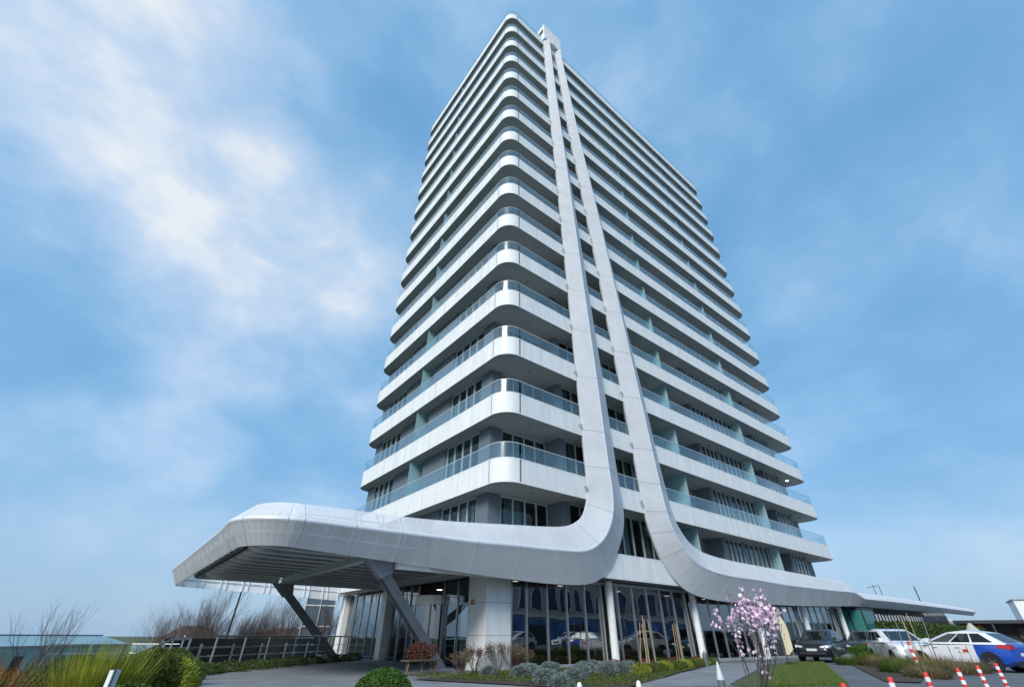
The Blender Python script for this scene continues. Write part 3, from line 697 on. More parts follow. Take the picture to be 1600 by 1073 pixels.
# ------------------------------------------------------------------ vehicles
def car(name, label, cat, loc, head, L, Wd, H, paint, rear=None, hood=.92, belt=1.0, suv=False, tailx=None):
    c = thing(name, label, cat, loc, R(head)); w = Wd/2; h = L/2
    zb_ = .24 if suv else .19
    S = [(-h, .52, belt-.16, .80), (-h+.06, zb_+.12, belt-.03, .93), (-h+.35, zb_, belt+.02, .985), (-h*.5, zb_, belt, 1.0), (0, zb_-.02, belt-.03, 1.0), (h*.30, zb_, belt-.04, 1.0), (h*.44, zb_, hood+.01, .995), (h*.70, zb_, hood-.06, .985), (h-.22, zb_+.02, hood-.16, .95), (h-.06, zb_+.1, hood-.27, .86), (h, zb_+.2, hood-.40, .74)]
    def ring(x, z0, z1, f):
        y = w*f; zm = z0+(z1-z0)*.55
        half = [(y*.86,z0),(y*.985,z0+.10),(y,zm),(y*.965,z1-.09),(y*.86,z1-.01),(y*.45,z1+.02)]
        return [(x,a,b) for a,b in half]+[(x,-a,b) for a,b in half[::-1]]
    def loftpart(st_, mat, nm):
        m = MB(); m.loft([ring(*s) for s in st_]); return m.link(nm, mat, c, smooth=42)
    if rear:
        xs = -h*.42; k0 = [s for s in S if s[0] < xs]; k1 = [s for s in S if s[0] > xs]
        mid = (xs, zb_, belt, 1.0)
        b = loftpart([mid]+k1, M[paint], 'body'); loftpart(k0+[mid], M[rear], 'rear_body')
    else: b = loftpart(S, M[paint], 'body')
    # cabin
    x0, x1 = -h+.10, h*(.50 if suv else .60)            # base of rear screen / windscreen
    rx0, rx1 = (-h+.45 if suv else -h+.85), h*(.06 if suv else -.02)
    def cring(t):
        z = belt-.05+(H-belt+.05)*t; xa = x0+(rx0-x0)*t; xb = x1+(rx1-x1)*(t**.93); yy = w*(.955-.20*t)
        return xa, xb, yy, z
    rings = []
    for t in (0,.45,.86): 
        xa, xb, yy, z = cring(t); ym = yy+.015
        rings.append([(xa,-yy*.86,z),(xa+.12,-yy,z),((xa+xb)/2,-ym,z),(xb-.25,-yy,z),(xb,-yy*.8,z),(xb,yy*.8,z),(xb-.25,yy,z),((xa+xb)/2,ym,z),(xa+.12,yy,z),(xa,yy*.86,z)])
    for t, s, dz in ((.96,.965,0),(1.0,.86,0)):
        xa, xb, yy, z = cring(t); xa += .06*(t > .97)+.02; xb -= .12*(t > .97)+.03; yy *= s
        rings.append([(xa,-yy*.86,z-.03),(xa+.12,-yy,z-.02),((xa+xb)/2,-yy,z+.03),(xb-.25,-yy,z),(xb,-yy*.8,z-.01),(xb,yy*.8,z-.01),(xb-.25,yy,z),((xa+xb)/2,yy,z+.03),(xa+.12,yy,z-.02),(xa,yy*.86,z-.03)])
    m = MB(); m.loft(rings); m.link('cabin', M[paint], c, smooth=50)
    # glass: proud of the cabin sides
    def side_pt(s, u, t):
        xa, xb, yy, z = cring(t); x = (xa+.12)+(xb-.25-xa-.12)*u
        bow = .015*(1-abs(2*u-1)); return Vector((x, s*(yy+bow+.008), z))
    for s in (-1, 1):
        for (ua, ub, slant) in ((.06,.34,.0),(.37,.66,0),(.69,.985,0)):
            m = MB(); tt = (.16,.48,.82)
            vs = []
            for t in tt:
                for u in np.linspace(ua, ub, 4): vs.append(side_pt(s, u, t))
            m.add(vs, [(r*4+i, r*4+i+1, (r+1)*4+i+1, (r+1)*4+i) for r in range(2) for i in range(3)])
            m.link('side_window', M['carglass'], c)
    def scr_(front):
        vs = []
        for t in (.14,.45,.84):
            xa, xb, yy, z = cring(t)
            x = xb+.012 if front else xa-.012
            for u in (-.76,-.3,.3,.76): vs.append((x, yy*u, z+.004))
        m = MB(); m.add(vs, [(r*4+i, r*4+i+1, (r+1)*4+i+1, (r+1)*4+i) for r in range(2) for i in range(3)])
        m.link('windscreen' if front else 'rear_window', M['carglass'], c)
    scr_(True); scr_(False)
    # wheels
    rad = .35 if suv else .315
    tm = MB(); tm.lathe([(rad*.62,-.1),(rad*.93,-.105),(rad,-.07),(rad,.07),(rad*.93,.105),(rad*.62,.1)], 24, axis='y'); tym = tm.mesh('tyre', M['tyre'], 40)
    rm = MB(); rm.lathe([(rad*.60,-.085),(rad*.64,-.1),(rad*.64,.1),(rad*.60,.085),(rad*.52,.05),(.0,.05)], 20, axis='y')
    for q in range(5):
        a = q*2*math.pi/5; rm.beam((0,.07,0),(rad*.6*math.cos(a),.085,rad*.6*math.sin(a)),.03,.075,up=(0,1,0)); rm.beam((0,-.07,0),(rad*.6*math.cos(a),-.085,rad*.6*math.sin(a)),.03,.075,up=(0,1,0))
    rmm = rm.mesh('rim', M['rim'], 40)
    am = MB(); am.lathe([(rad*1.17,-.02),(rad*1.17,.02)], 26, axis='y'); amm = am.mesh('wheel_arch', M['plastic'])
    for x in (-h*.62, h*.63):
        for s in (-1, 1):
            wl_ = link('wheel', tym, c, (x, s*(w-.10), rad)); link('rim', rmm, wl_)
            link('wheel_arch', amm, c, (x, s*(w-.012), rad+.02))
    # sills and bumpers
    for s in (-1, 1):
        MB().box(-h*.45, s*(w-.03)-.03, zb_-.02, h*.45, s*(w-.03)+.03, zb_+.12).link('sill', M['plastic'], c)
        MB().box(h*.36, s*(w+.08)-.10, belt+.0, h*.36+.14, s*(w+.08)+.09, belt+.15).link('mirror', M[paint if paint != 'cardark' else 'plastic'], c, smooth=40)
        for x in (-h*.14, h*.27): MB().box(x-.1, s*(w+.005)-.012, belt-.17, x+.1, s*(w+.005)+.012, belt-.14).link('door_handle', M['rim' if paint == 'cardark' else paint], c)
        for x in (-h*.30, h*.02, h*.385): MB().box(x-.006, s*(w+.0)-.003, zb_+.16, x+.006, s*(w+.0)+.003, belt-.1).link('door_seam', M['plastic'], c)
        zl = hood-.30
        m = MB(); m.loft([[(h-.52, s*w*.985, zl+.10),(h-.52,s*w*.985,zl+.03),(h-.5,s*w*.9,zl+.03),(h-.5,s*w*.9,zl+.12)], [(h-.13, s*w*.90, zl+.10),(h-.10,s*w*.90,zl-.03),(h-.05,s*w*.72,zl-.03),(h-.06,s*w*.72,zl+.08)], [(h-.035, s*w*.62, zl+.06),(h-.02,s*w*.62,zl-.02),(h-.0,s*w*.48,zl-.01),(h-.02,s*w*.48,zl+.04)]])
        m.link('headlight', M['lamp'], c, smooth=40)
        m = MB(); zt = belt-.16; m.loft([[(-h+.42, s*(w*.985+.006), zt+.08),(-h+.42,s*(w*.985+.006),zt-.0),(-h+.40,s*w*.9,zt-.0),(-h+.40,s*w*.9,zt+.1)], [(-h+.02, s*w*.92, zt+.12),(-h-.0,s*w*.92,zt-.06),(-h-.01,s*w*.55,zt-.05),(-h+.01,s*w*.55,zt+.1)]])
        m.link('tail_light', M['tail'], c, smooth=40)
    MB().box(h-.06,-w*.44,hood-.46,h+.012,w*.44,hood-.30).link('grille', M['plastic'], c)
    MB().box(h-.12,-w*.70,zb_+.14,h+.006,w*.70,zb_+.27).link('bumper_intake', M['plastic'], c)
    MB().box(h-.03,-.26,zb_+.30,h+.03,.26,zb_+.41).link('number_plate', M['plate'], c)
    MB().box(-h-.02,-.26,.56,-h+.02,.26,.67).link('number_plate', M['plate'], c)
    MB().box(-h+.02,-w*.78,zb_,-h+.08,w*.78,zb_+.2).link('rear_bumper', M['plastic'], c)
    return c
car('parked_suv', 'dark teal suv facing forward beside the feather flag', 'car', (22.1,-2.95,0), 187, 4.45, 1.86, 1.56, 'cardark', hood=1.02, belt=1.04, suv=True)
car('parked_suv', 'navy suv half hidden between the teal suv and the white hatchback', 'car', (27.9,-3.6,0), 184, 4.5, 1.86, 1.6, 'carblack', hood=1.02, belt=1.04, suv=True)
wc = car('parked_car', 'white hatchback turned three quarters behind the dry grass bed', 'car', (20.6,-7.25,0), 214, 4.25, 1.84, 1.56, 'carwhite', hood=1.02, belt=1.02)
bw = car('parked_car', 'white car with bright blue tail seen side on at right', 'car', (18.7,-10.1,0), 74, 4.25, 1.78, 1.43, 'carwhite', rear='carblue')
# stickers on the side of the white and blue car
for x, z, sx, sz, mt in ((-.55,.72,.10,.05,'red'),(-.30,.58,.008,.16,'plastic'),(-.42,.64,.16,.008,'plastic'),(.05,.60,.012,.17,'plastic')):
    MB().box(x-sx, .882, z-sz, x+sx, .889, z+sz).link('sticker', M[mt], bw)
pk = car('parked_suv', 'black suv with red lamp cut off by the right edge of the photo', 'car', (33.5,-12.6,0), 200, 4.6, 1.9, 1.9, 'carblack', hood=1.1, belt=1.15, suv=True)
o1 = dup(wc, (22,-24,0), R(178), 'white hatchback parked across the road and mirrored in the lobby glass')
o2 = dup(wc, (30,-24.5,0), R(176), 'second white hatchback across the road, parked farther along'); 

# ------------------------------------------------------------------ street furniture
def redboll():
    t = thing('bollard', 'x', 'bollard'); 
    m = MB(); m.lathe([(.042,0),(.042,.59),(.036,.60),(.0,.60)], 16); p = m.link('post', M['red'], t, smooth=40)
    for z in (.04,.18,.32,.46):
        r = MB(); r.lathe([(.0435,z),(.0435,z+.07)], 16); r.link('white_band', M['wpaint'], p, smooth=40)
    r = MB(); r.lathe([(.10,0),(.10,.02),(.06,.03)], 16); r.link('base', M['plastic'], t)
    return t
rb = redboll(); bl = []
labs = ['red and white bollard leftmost of the row, only its tip showing', 'red and white bollard second from the left in the row', 'red and white bollard third from left, before the dry grass bed', 'red and white bollard fourth from left, before the blue tailed car', 'red and white bollard fifth from left, under the white car door', 'red and white bollard at the right end, overlapping the blue car wheel']
for i, x in enumerate((-3.69,-1.71,.35,2.85,4.80,7.0)):
    o = rb if i == 0 else dup(rb, (0,0,0)); o.location = (x, -12.92, 0); o.rotation_euler = (R(random.uniform(-1.5,1.5)), R(random.uniform(-1.5,1.5)), 0); o['label'] = labs[i]; o['group'] = 'striped bollards along the road edge'
o = dup(rb, (13.2,-9.6,0)); o['label'] = 'single red and white bollard standing behind the dry grass by the white car'; o.scale = (1.3,1.3,1.75); o['group'] = 'striped bollards along the road edge'
def bollard(loc, h, r, mat, cap, label):
    t = thing('path_bollard', label, 'bollard', loc)
    m = MB(); m.lathe([(r,0),(r,h*.76)], 18); m.link('post', M[mat], t, smooth=40)
    m = MB(); m.lathe([(r,h*.762),(r*.98,h*.79),(r*.2,h),(0,h)], 18); m.link('cap', M[cap], t, smooth=40)
bollard((-5.36,-12.02,0), .85, .048, 'bollgrey', 'bollcap', 'grey path bollard with pale pointed cap beside the blossom tree')
bollard((10.2,-2.35,0), .62, .10, 'bollgrey', 'bollgrey', 'short dark bollard standing at the foot of a white lobby column')
for loc, h, lab in (((-2.45,-8.32,0), .33, 'white domed garden lamp at the edge of the footpath bed'), ((-3.31,-7.34,0), .28, 'small silver garden lamp among the lavender clumps')):
    t = thing('garden_lamp', lab, 'lamp', loc)
    m = MB(); m.lathe([(.03,0),(.03,h*.55)], 14); m.link('stem', M['inox'], t, smooth=40)
    m = MB(); m.lathe([(.055,h*.55),(.06,h*.72),(.045,h*.92),(.02,h),(0,h)], 18); m.link('dome', M['wpaint'], t, smooth=50)
t = thing('light_bollard', 'pale square light bollard with dark edge among the left shrubs', 'lamp', (-11.90,-8.07,0), R(35))
MB().box(-.03,-.03,0,.03,.03,.77).link('post', M['bollcap'], t); MB().box(-.044,-.033,0,-.031,.033,.78).link('dark_edge', M['dark'], t); MB().box(-.062,-.03,0,-.045,.03,.77).link('side_plate', M['wpaint'], t)
# feather flag
t = thing('feather_flag', 'cream feather flag with a black edge leaning beside the dark suv', 'flag', (14.9,-3.95,0))
pole = MB().tube([(0,0,0),(-.02,0,1.2),(-.12,.03,2.2),(-.30,.08,2.75)], [.022,.02,.014,.008]); pole.link('pole', M['dark'], t)
vs = []; NB = 10
for i in range(NB+1):
    f = i/NB; z = .45+2.35*f; px_ = -.02-.28*max(0,(f-.35)/.65)**1.6; wd = .44*min(1, (f*6+.4))*(1-max(0,(f-.55)/.45)**1.8)+.02
    bo = .03*math.sin(f*9)
    vs += [(px_,.0,z),(px_+.06*wd/.4,.01,z),(px_+wd*.55,.03+bo,z-.04*f),(px_+wd,.02+bo*.5,z-.10*f)]
m = MB(); m.add([(x*.72, y-x*.72, z) for x,y,z in vs], [(r*4+i, r*4+i+1, (r+1)*4+i+1, (r+1)*4+i) for r in range(NB) for i in range(3)])
m.mi = [1 if k%3 == 0 else 0 for k in range(len(m.f))]; fl = m.link('sail', [M['flag'], M['ink']], t, smooth=True)
m = MB()
for i in range(9):
    z = 1.1+i*.14; x = .10+.05*math.sin(i*2.1); m.box((x)*.72-.02, -.72*x-.035+.0, z, x*.72+.03, -.72*x-.025, z+.05+.03*(i%3))
m.link('flag_print', M['ink'], fl)
MB().lathe([(.28,0),(.28,.05),(.05,.09)], 16).link('base', M['plastic'], t)
# bench
t = thing('bench', 'low dark wooden bench below the strut, rusty shrub behind it', 'bench', (-2.95,.62,0), R(10))
for y in (-.16,0,.16): MB().box(-.75,y-.07,.40,.75,y+.07,.44).link('slat', M['wood'], t)
for x in (-.6,.0,.6):
    m = MB(); m.beam((x-.12,-.15,0),(x-.02,-.1,.4),.05,.05); m.beam((x+.12,.15,0),(x+.02,.1,.4),.05,.05); m.link('leg', M['wood'], t)
MB().box(-.5,.9,0,.7,1.0,.42).link('dummy', M['wpaint'], t); bpy.data.objects.remove([c for c in t.children if c.name.startswith('dummy')][0])
# wrapped bundle by the hedge
m = MB(); rg = []
for i, (r, z) in enumerate(((.30,0),(.40,.1),(.38,.26),(.26,.38),(.08,.44))):
    rg.append([(1.35*r*math.cos(a)*(1+.12*math.sin(3*a+i)), r*math.sin(a)*(1+.1*math.cos(2*a+i)), z) for a in np.linspace(0, 2*math.pi, 15)[:-1]])
m.loft(rg); bo = m.link('boulder', pmat('slate_blue', (.13,.16,.22), .8, var=.3, bump=.4, bscale=12), None, smooth=True, label='blue grey boulder on the paving in front of the clipped hedge', category='rock'); bo.location = (20.6,-4.75,0)
# pointed cloth parasol and dark cafe pavilion beyond the hedge
t = thing('parasol', 'pointed pale cloth parasol rising behind the roof of the white car', 'parasol', (30.6,-8.75,0))
MB().tube([(0,0,0),(0,0,2.0)], .03).link('pole', M['inox'], t)
m = MB(); m.loft([[(r*math.cos(a)*(1+.05*(k%2)), r*math.sin(a)*(1+.05*(k%2)), z) for k, a in enumerate(np.linspace(0, 2*math.pi, 13)[:-1])] for r, z in ((.62,1.15),(.46,1.4),(.22,1.75),(.07,1.98))]); m.link('cloth', M['parasol'], t, smooth=40)
pv = thing('cafe_pavilion', 'low dark roofed pavilion with a red panel at the far end of the wing', 'building', (93,-1.0,0), R(-70))
MB().box(-5,-3,3.1,9.5,4,3.5).link('roof', M['dark'], pv)
for x in (-4.8,-1,3,7,9.3): MB().box(x,-2.9,0,x+.2,-2.7,3.1).link('post', M['dark'], pv)
MB().box(-4.5,0,0,9.3,.3,3.1).link('wall', M['interior'], pv); MB().box(-3.3,-.4,1.2,-1.6,-.2,3.0).link('red_panel', M['red'], pv); MB().box(-7.2,-3.2,1.6,-5.3,-2.9,3.7).link('sign_board', M['wpaint'], pv)
MB().box(2,-.4,1.2,6.5,-.2,2.6).link('awning', M['roof'], pv)
fb = thing('white_house', 'white far building with a dark double window at the right edge', 'building', (124,-6.5,0), R(-78))
MB().box(-6,-4,0,12,6,7.2).link('wall', M['wpaint'], fb)
for x in (-4.7,-2.0): 
    f = MB().box(x-.1,-4.06,2.9,x+2.4,-4.005,5.1).link('window', M['frame'], fb); MB().box(x,-4.1,3.0,x+2.3,-4.062,5.0).link('pane', M['farglass'], f)
f = MB().box(5,-4.06,5.4,8,-4.005,6.9).link('window', M['frame'], fb); MB().box(5.1,-4.1,5.5,7.9,-4.062,6.8).link('pane', M['farglass'], f)
MB().box(-6.2,-4.2,7.2,12.2,6.2,7.4).link('roof', M['kerb'], fb)
MB().box(-6,-5.5,2.3,12,-4.003,2.6).link('canopy', M['dark'], fb)

# railing along the drop beside the driveway
RP = [(-9.9,4.25),(-8.7,5.6),(-7.45,7.05),(-6.2,8.5),(-4.7,9.75),(-3.2,10.95),(-1.7,12.1),(-.35,13.1)]
rl = thing('railing', 'stainless railing with thin wires following the driveway under the canopy', 'railing', (0,0,0))
for x, y in RP: MB().box(x-.025,y-.025,0,x+.025,y+.025,1.06).link('post', M['inox'], rl)
MB().tube([(x,y,1.085) for x, y in RP], .03, 8).link('handrail', M['inox'], rl)
for z in (.25,.48,.72): MB().tube([(x,y,z) for x, y in RP], .009, 5).link('wire', M['inox'], rl)
rl2 = thing('railing', 'stair railing sloping down behind the conifer bush at left', 'railing', (0,0,0))
SP = [(-9.75,3.85,1.02),(-10.25,3.6,1.0),(-11.3,2.2,.60),(-12.0,1.3,.30)]
for x, y, z in SP[:3]: MB().box(x-.025,y-.025,max(-.0,z-1.0),x+.025,y+.025,z).link('post', M['inox'], rl2)
MB().tube(SP, .035, 8).link('handrail', M['inox'], rl2)
for dz in (.25,.5): MB().tube([(x,y,z-dz) for x, y, z in SP], .012, 5).link('wire', M['inox'], rl2)
rl3 = thing('railing', 'low thin railing in front of the long greenhouse at far left', 'railing', (0,0,0))
LP = [(-13.2,4.9),(-12.2,5.0),(-11.2,5.1),(-9.95,4.4)]
for x, y in LP[:-1]: MB().box(x-.02,y-.02,0,x+.02,y+.02,.86).link('post', M['inox'], rl3)
for z in (.86,.62): MB().tube([(x,y,z) for x, y in LP], .016, 6).link('rail', M['inox'], rl3)

# ------------------------------------------------------------------ buildings beyond the drop, lower ground
def wallbox(m, A, B, depth, z0, z1):
    A = Vector((*A,0)); B = Vector((*B,0)); d = (B-A).normalized(); n = Vector((-d.y, d.x, 0))
    q = [A, B, B+n*depth, A+n*depth]; m.prism([(p.x,p.y) for p in q], z0, z1); return A, B, d, n
gh = thing('greenhouse', 'long low teal greenhouse with a pale gutter behind the left shrubs', 'building', (0,0,0))
m = MB(); A, B, d, n = wallbox(m, (-17.6,28.6), (-9.6,39.2), 9, -3.2, .30); m.link('wall', M['teal'], gh)
m = MB(); wallbox(m, (-17.7,28.5), (-9.5,39.2), .35, .302, .44); m.link('gutter', M['kerb'], gh)
LN = (B-A).length
m = MB(); m.add([A+Vector((0,0,.45)), B+Vector((0,0,.45)), B+n*2.6+Vector((0,0,1.02)), A+n*2.6+Vector((0,0,1.02)), A+n*9+Vector((0,0,.45)), B+n*9+Vector((0,0,.45))], [(0,1,2,3),(3,2,5,4),(0,3,4),(1,5,2)]); m.link('roof', M['tealdark'], gh)
m = MB().beam(A+n*2.6+Vector((0,0,1.05)), B+n*2.6+Vector((0,0,1.05)), .12, .06); m.link('ridge', M['kerb'], gh)
for i in range(9):
    p = A+d*(LN*(i+.5)/9); m = MB().beam(p-n*.03+Vector((0,0,-3.2)), p-n*.03+Vector((0,0,.3)), .07, .07); m.link('mullion', M['teal'], gh)
for i in (1,5):
    p = A+d*(LN*(i+1)/9); a = p-n*.02; m = MB().add([a+Vector((0,0,-1.2)), a+d*.7+Vector((0,0,-1.2)), a+d*.7+Vector((0,0,-.1)), a+Vector((0,0,-.1))], [(0,1,2,3)]); m.link('window', M['dark'], gh)
an = thing('annex', 'small pale annex with white posts beside the long greenhouse', 'building', (-8.0,40.0,0), R(48))
MB().box(0,0,-3.2,5.5,4,-.5).link('wall', M['teal'], an); MB().box(-.2,-.5,-.1,5.7,4.2,.28).link('roof', M['tealdark'], an)
for x in (.4,1.7,3.2,4.6): MB().box(x,-.35,-3.2,x+.4,-.05,-.1).link('post', M['wpaint'], an)
def house(loc, rot, w, d, ze, zr, label):
    t = thing('house', label, 'house', loc, rot)
    MB().box(-w/2,-d/2,-3.2,w/2,d/2,ze).link('wall', M['plaster'], t)
    e = .35; q = w*.26
    m = MB(); m.add([(-w/2-e,-d/2-e,ze-.05),(w/2+e,-d/2-e,ze-.05),(w/2+e,d/2+e,ze-.05),(-w/2-e,d/2+e,ze-.05),(-q,0,zr),(q,0,zr)], [(0,1,5,4),(1,2,5),(2,3,4,5),(3,0,4),(0,3,2,1)])
    r = m.link('roof', M['roof'], t); MB().box(q*.6,.2,zr-.7,q*.6+.5,.7,zr+.35).link('chimney', M['plaster'], r)
    for x in (-w*.28, w*.12): 
        f = MB().box(x,-d/2-.06,ze-1.7,x+1.1,-d/2-.002,ze-.5).link('window', M['frame'], t); MB().box(x+.08,-d/2-.09,ze-1.62,x+1.02,-d/2-.062,ze-.58).link('pane', M['farglass'], f)
house((5.2,123,0), R(8), 9.4, 8, .6, 2.85, 'brown hip roofed house showing above the railing')
house((-40,140,0), R(20), 12, 9, .1, 2.2, 'dark roofed house at the far left edge of the view')
house((24,118,0), R(12), 12, 8, .8, 2.5, 'wide tiled house behind the bare trees beyond the railing')
gt = thing('glass_tower', 'slim blue glass stair tower with white rungs behind the far strut', 'building', (2.0,32.0,0), R(-17))
MB().box(0,0,-3.2,2.5,2.5,8.5).link('core', M['interior'], gt)
for i in range(7):
    z = -3.0+i*1.62; MB().box(.04,-.05,z,1.22,-.02,z+1.5).link('pane', M['farglass'], gt); MB().box(1.28,-.05,z,2.46,-.02,z+1.5).link('pane', M['farglass'], gt)
    MB().box(-.05,-.1,z-.1,2.55,-.005,z-.012).link('rung', M['wpaint'], gt)
for x in (-.06,1.2,2.48): MB().box(x,-.14,-3.2,x+.08,-.055,8.5).link('mullion', M['bollcap'], gt)
fe = thing('board_fence', 'dark horizontal board fence beyond the railing', 'fence', (0,0,0))
FA, FB = Vector((-9.5,14.5,0)), Vector((1.2,22.6,0)); fd = (FB-FA).normalized()
for i in range(10):
    z = -3.0+i*.40; MB().beam(FA+Vector((0,0,z+.18)), FB+Vector((0,0,z+.18+.01*(i%2))), .05, .34).link('board', M['dark'], fe)
for i in range(7): 
    p = FA.lerp(FB, i/6)-Vector((fd.y*-.08, fd.x*.08,0)); MB().box(p.x-.06,p.y-.06,-3.2,p.x+.06,p.y+.06,.72).link('post', M['steel'], fe)
# building across the road, seen only as a reflection in the lobby glass
ob = thing('terrace_building', 'pink beige terrace with white arched windows and blue boards, mirrored in the lobby glass', 'building', (10,-46,0))
MB().box(0,-10,0,80,0,10).link('wall', M['beige'], ob)
MB().box(-.1,.002,0,80,.3,3.6).link('blue_board', M['bluewall'], ob)
MB().box(-.2,.002,3.9,80.2,.35,4.3).link('cornice', M['wpaint'], ob); MB().box(-.2,-.2,10,80.2,.4,10.5).link('roof', M['wpaint'], ob)
ar = MB(); a_ = np.linspace(0, math.pi, 13)
out = [(1.25,0)]+[(1.25*math.cos(a),2.6+1.25*math.sin(a)) for a in a_]+[(-1.25,0)]; inn = [(1.0,.0)]+[(1.0*math.cos(a),2.6+1.0*math.sin(a)) for a in a_]+[(-1.0,0)]
V = [(x,.12,z) for x,z in out]+[(x,.12,z) for x,z in inn]+[(x,0,z) for x,z in out]; k_ = len(out)
ar.add(V, [(i,i+1,k_+i+1,k_+i) for i in range(k_-1)]+[(i,2*k_+i,2*k_+i+1,i+1) for i in range(k_-1)]); arm = ar.mesh('window', M['wpaint'])
pn = MB().add([(x,.03,z) for x,z in inn], [tuple(range(k_))]).mesh('pane', pmat('blue_pane', (.015,.03,.12), .2))
for i in range(24): w_ = link('window', arm, ob, (2.5+i*3.2,.0,4.9)); link('pane', pn, w_)
for i in range(8): MB().box(4+i*9.5,.31,.1,7.5+i*9.5,.36,2.9).link('shop_front', M['dark'], ob)

# ------------------------------------------------------------------ planting
def lumpy(n, c, r, bumps=7, seed=0, flat=.0, shell=.55):
    """points through a lumpy ellipsoid, most of them near its skin"""
    g = np.random.default_rng(seed); d = g.normal(size=(n,3)); d /= np.linalg.norm(d, axis=1)[:,None]
    B = g.normal(size=(bumps,3)); B /= np.linalg.norm(B, axis=1)[:,None]
    f = 1+.22*np.max(np.exp(-((d[:,None,:]-B[None])**2).sum(2)*5), axis=1)-.14
    rad = (shell+(1-shell)*g.random(n)**.5)*f
    P = d*rad[:,None]*np.array(r)+np.array(c)
    return P, d
def shrub(name, label, cat, loc, r, leafmatname, n=3500, size=.05, group=None, seed=1, core='hedge', aspect=.5, ow=.55, shell=.55, zc=None):
    t = thing(name, label, cat, loc, 0, group); c = (0,0,zc if zc is not None else r[2]*.9)
    P, d = lumpy(n, c, r, seed=seed, shell=shell); k = P[:,2] > .01
    link('foliage', quadmesh('foliage', leafquads(P[k], size, d[k], aspect, ow), M[leafmatname]), t)
    return t
def blades(name, label, cat, loc, n, h, spread, mat, width=.018, seed=2, group=None, droop=.5, base=.12, tip=None):
    t = thing(name, label, cat, loc, 0, group); g = np.random.default_rng(seed)
    Q = []
    for i in range(n):
        a = g.uniform(0, 2*math.pi); L = h*g.uniform(.6,1.08); tilt = g.beta(1.4,1.6)*spread; ra = base*g.random()**.5
        p = np.array([ra*math.cos(a), ra*math.sin(a), 0.0]); dirv = np.array([math.cos(a)*math.sin(tilt), math.sin(a)*math.sin(tilt), math.cos(tilt)])
        sd = np.array([-math.sin(a+g.normal()*.6), math.cos(a), 0]); w0 = width*g.uniform(.7,1.3)
        for s in range(4):
            q = p+dirv*L/4; w1 = w0*(1-.28*(s+1)); 
            Q.append([p-sd*w0*(1-.28*s)/2, p+sd*w0*(1-.28*s)/2, q+sd*max(w1,.001)/2, q-sd*max(w1,.001)/2])
            p = q; dirv = dirv+np.array([0,0,-droop*.22])*(s+1)*tilt; dirv /= np.linalg.norm(dirv)
    link('foliage', quadmesh('foliage', np.array(Q), M[mat]), t); return t
def branching(m, p, d, L, r, depth, g, tips, spread=.5, split=(2,3), shrink=.72, up=.15, nseg=3):
    pts = [p]; rr = [r]; q = Vector(p); dd = Vector(d)
    for s in range(nseg):
        dd = (dd+Vector((g.normal()*.09, g.normal()*.09, g.normal()*.05+up*.12))).normalized(); q = q+dd*(L/nseg); pts.append(q.copy()); rr.append(r*(1-.36*(s+1)/nseg))
    m.tube(pts, rr, 5 if r > .012 else 3, cap=False)
    tips.append((pts, depth))
    if depth <= 0: return
    for k in range(int(g.integers(split[0], split[1]+1))):
        a = g.uniform(0, 2*math.pi); s_ = spread*g.uniform(.5,1.15)
        x = dd.orthogonal().normalized(); y = dd.cross(x)
        nd = (dd*math.cos(s_)+(x*math.cos(a)+y*math.sin(a))*math.sin(s_)+Vector((0,0,up))).normalized()
        branching(m, pts[-1 if k < 2 else -2], nd, L*shrink*g.uniform(.8,1.15), rr[-1]*.78, depth-1, g, tips, spread, split, shrink, up, nseg)
def bare(name, label, cat, loc, h, seed, stems=1, mat='twig', depth=5, r=.05, spread=.42, lean=.1, group=None, split=(2,3), up=.18, shrink=.74, L=None):
    t = thing(name, label, cat, loc, 0, group); g = np.random.default_rng(seed); m = MB(); tips = []
    for s in range(stems):
        a = g.uniform(0, 2*math.pi); l = lean*g.uniform(.5,1.3)
        d = Vector((math.cos(a)*l, math.sin(a)*l, 1)).normalized()
        branching(m, Vector((.06*math.cos(a)*(stems > 1), .06*math.sin(a)*(stems > 1), 0)), d, L or h*.30, r, depth, g, tips, spread, split, shrink, up)
    m.link('trunk' if stems == 1 else 'stems', M[mat], t); return t, tips
# clipped box ball, close to the lens
t = thing('box_ball', 'round clipped green box ball in the foreground below the strut', 'shrub', (-8.60,-8.42,0))
g = np.random.default_rng(5); d = g.normal(size=(15000,3)); d /= np.linalg.norm(d, axis=1)[:,None]; rad = .465+.035*g.random(15000)+.012*np.sin(d[:,0]*9+d[:,1]*7)
P = d*rad[:,None]+np.array([0,0,.225]); k = P[:,2] > .005
link('foliage', quadmesh('foliage', leafquads(P[k], .034, d[k], .6, .45), M['box']), t)
m = MB(); m.lathe([(.0,.0),(.36,.0),(.44,.2),(.40,.42),(.25,.6),(.0,.665)], 20); m.link('inner_growth', M['hedge'], t, smooth=True)
shrub('low_shrub', 'low yellow green shrub just left of the clipped box ball', 'shrub', (-9.62,-8.0,0), (.33,.3,.27), 'yellow', 3500, .04, seed=8)
blades('spiky_shrub', 'spiky yellow green shrub with upright blades at left', 'shrub', (-12.0,-7.05,0), 1700, 1.04, .68, 'yellow', .032, 3, droop=.14, base=.24)
shrub('conifer_bush', 'rounded green conifer bush right of the pale light bollard', 'shrub', (-11.46,-6.35,0), (.52,.48,.58), 'conif', 14000, .05, seed=11, zc=.42, aspect=.3, ow=.7)
shrub('conifer_bush', 'small dark conifer bush touching the left of the larger conifer', 'shrub', (-11.85,-6.55,0), (.38,.36,.50), 'rust', 6000, .05, seed=12, zc=.38, aspect=.3)
blades('dry_shrub', 'rust brown tufted shrub in the bottom left corner', 'shrub', (-12.95,-8.0,0), 1100, .95, 1.1, 'rust', .026, 4)
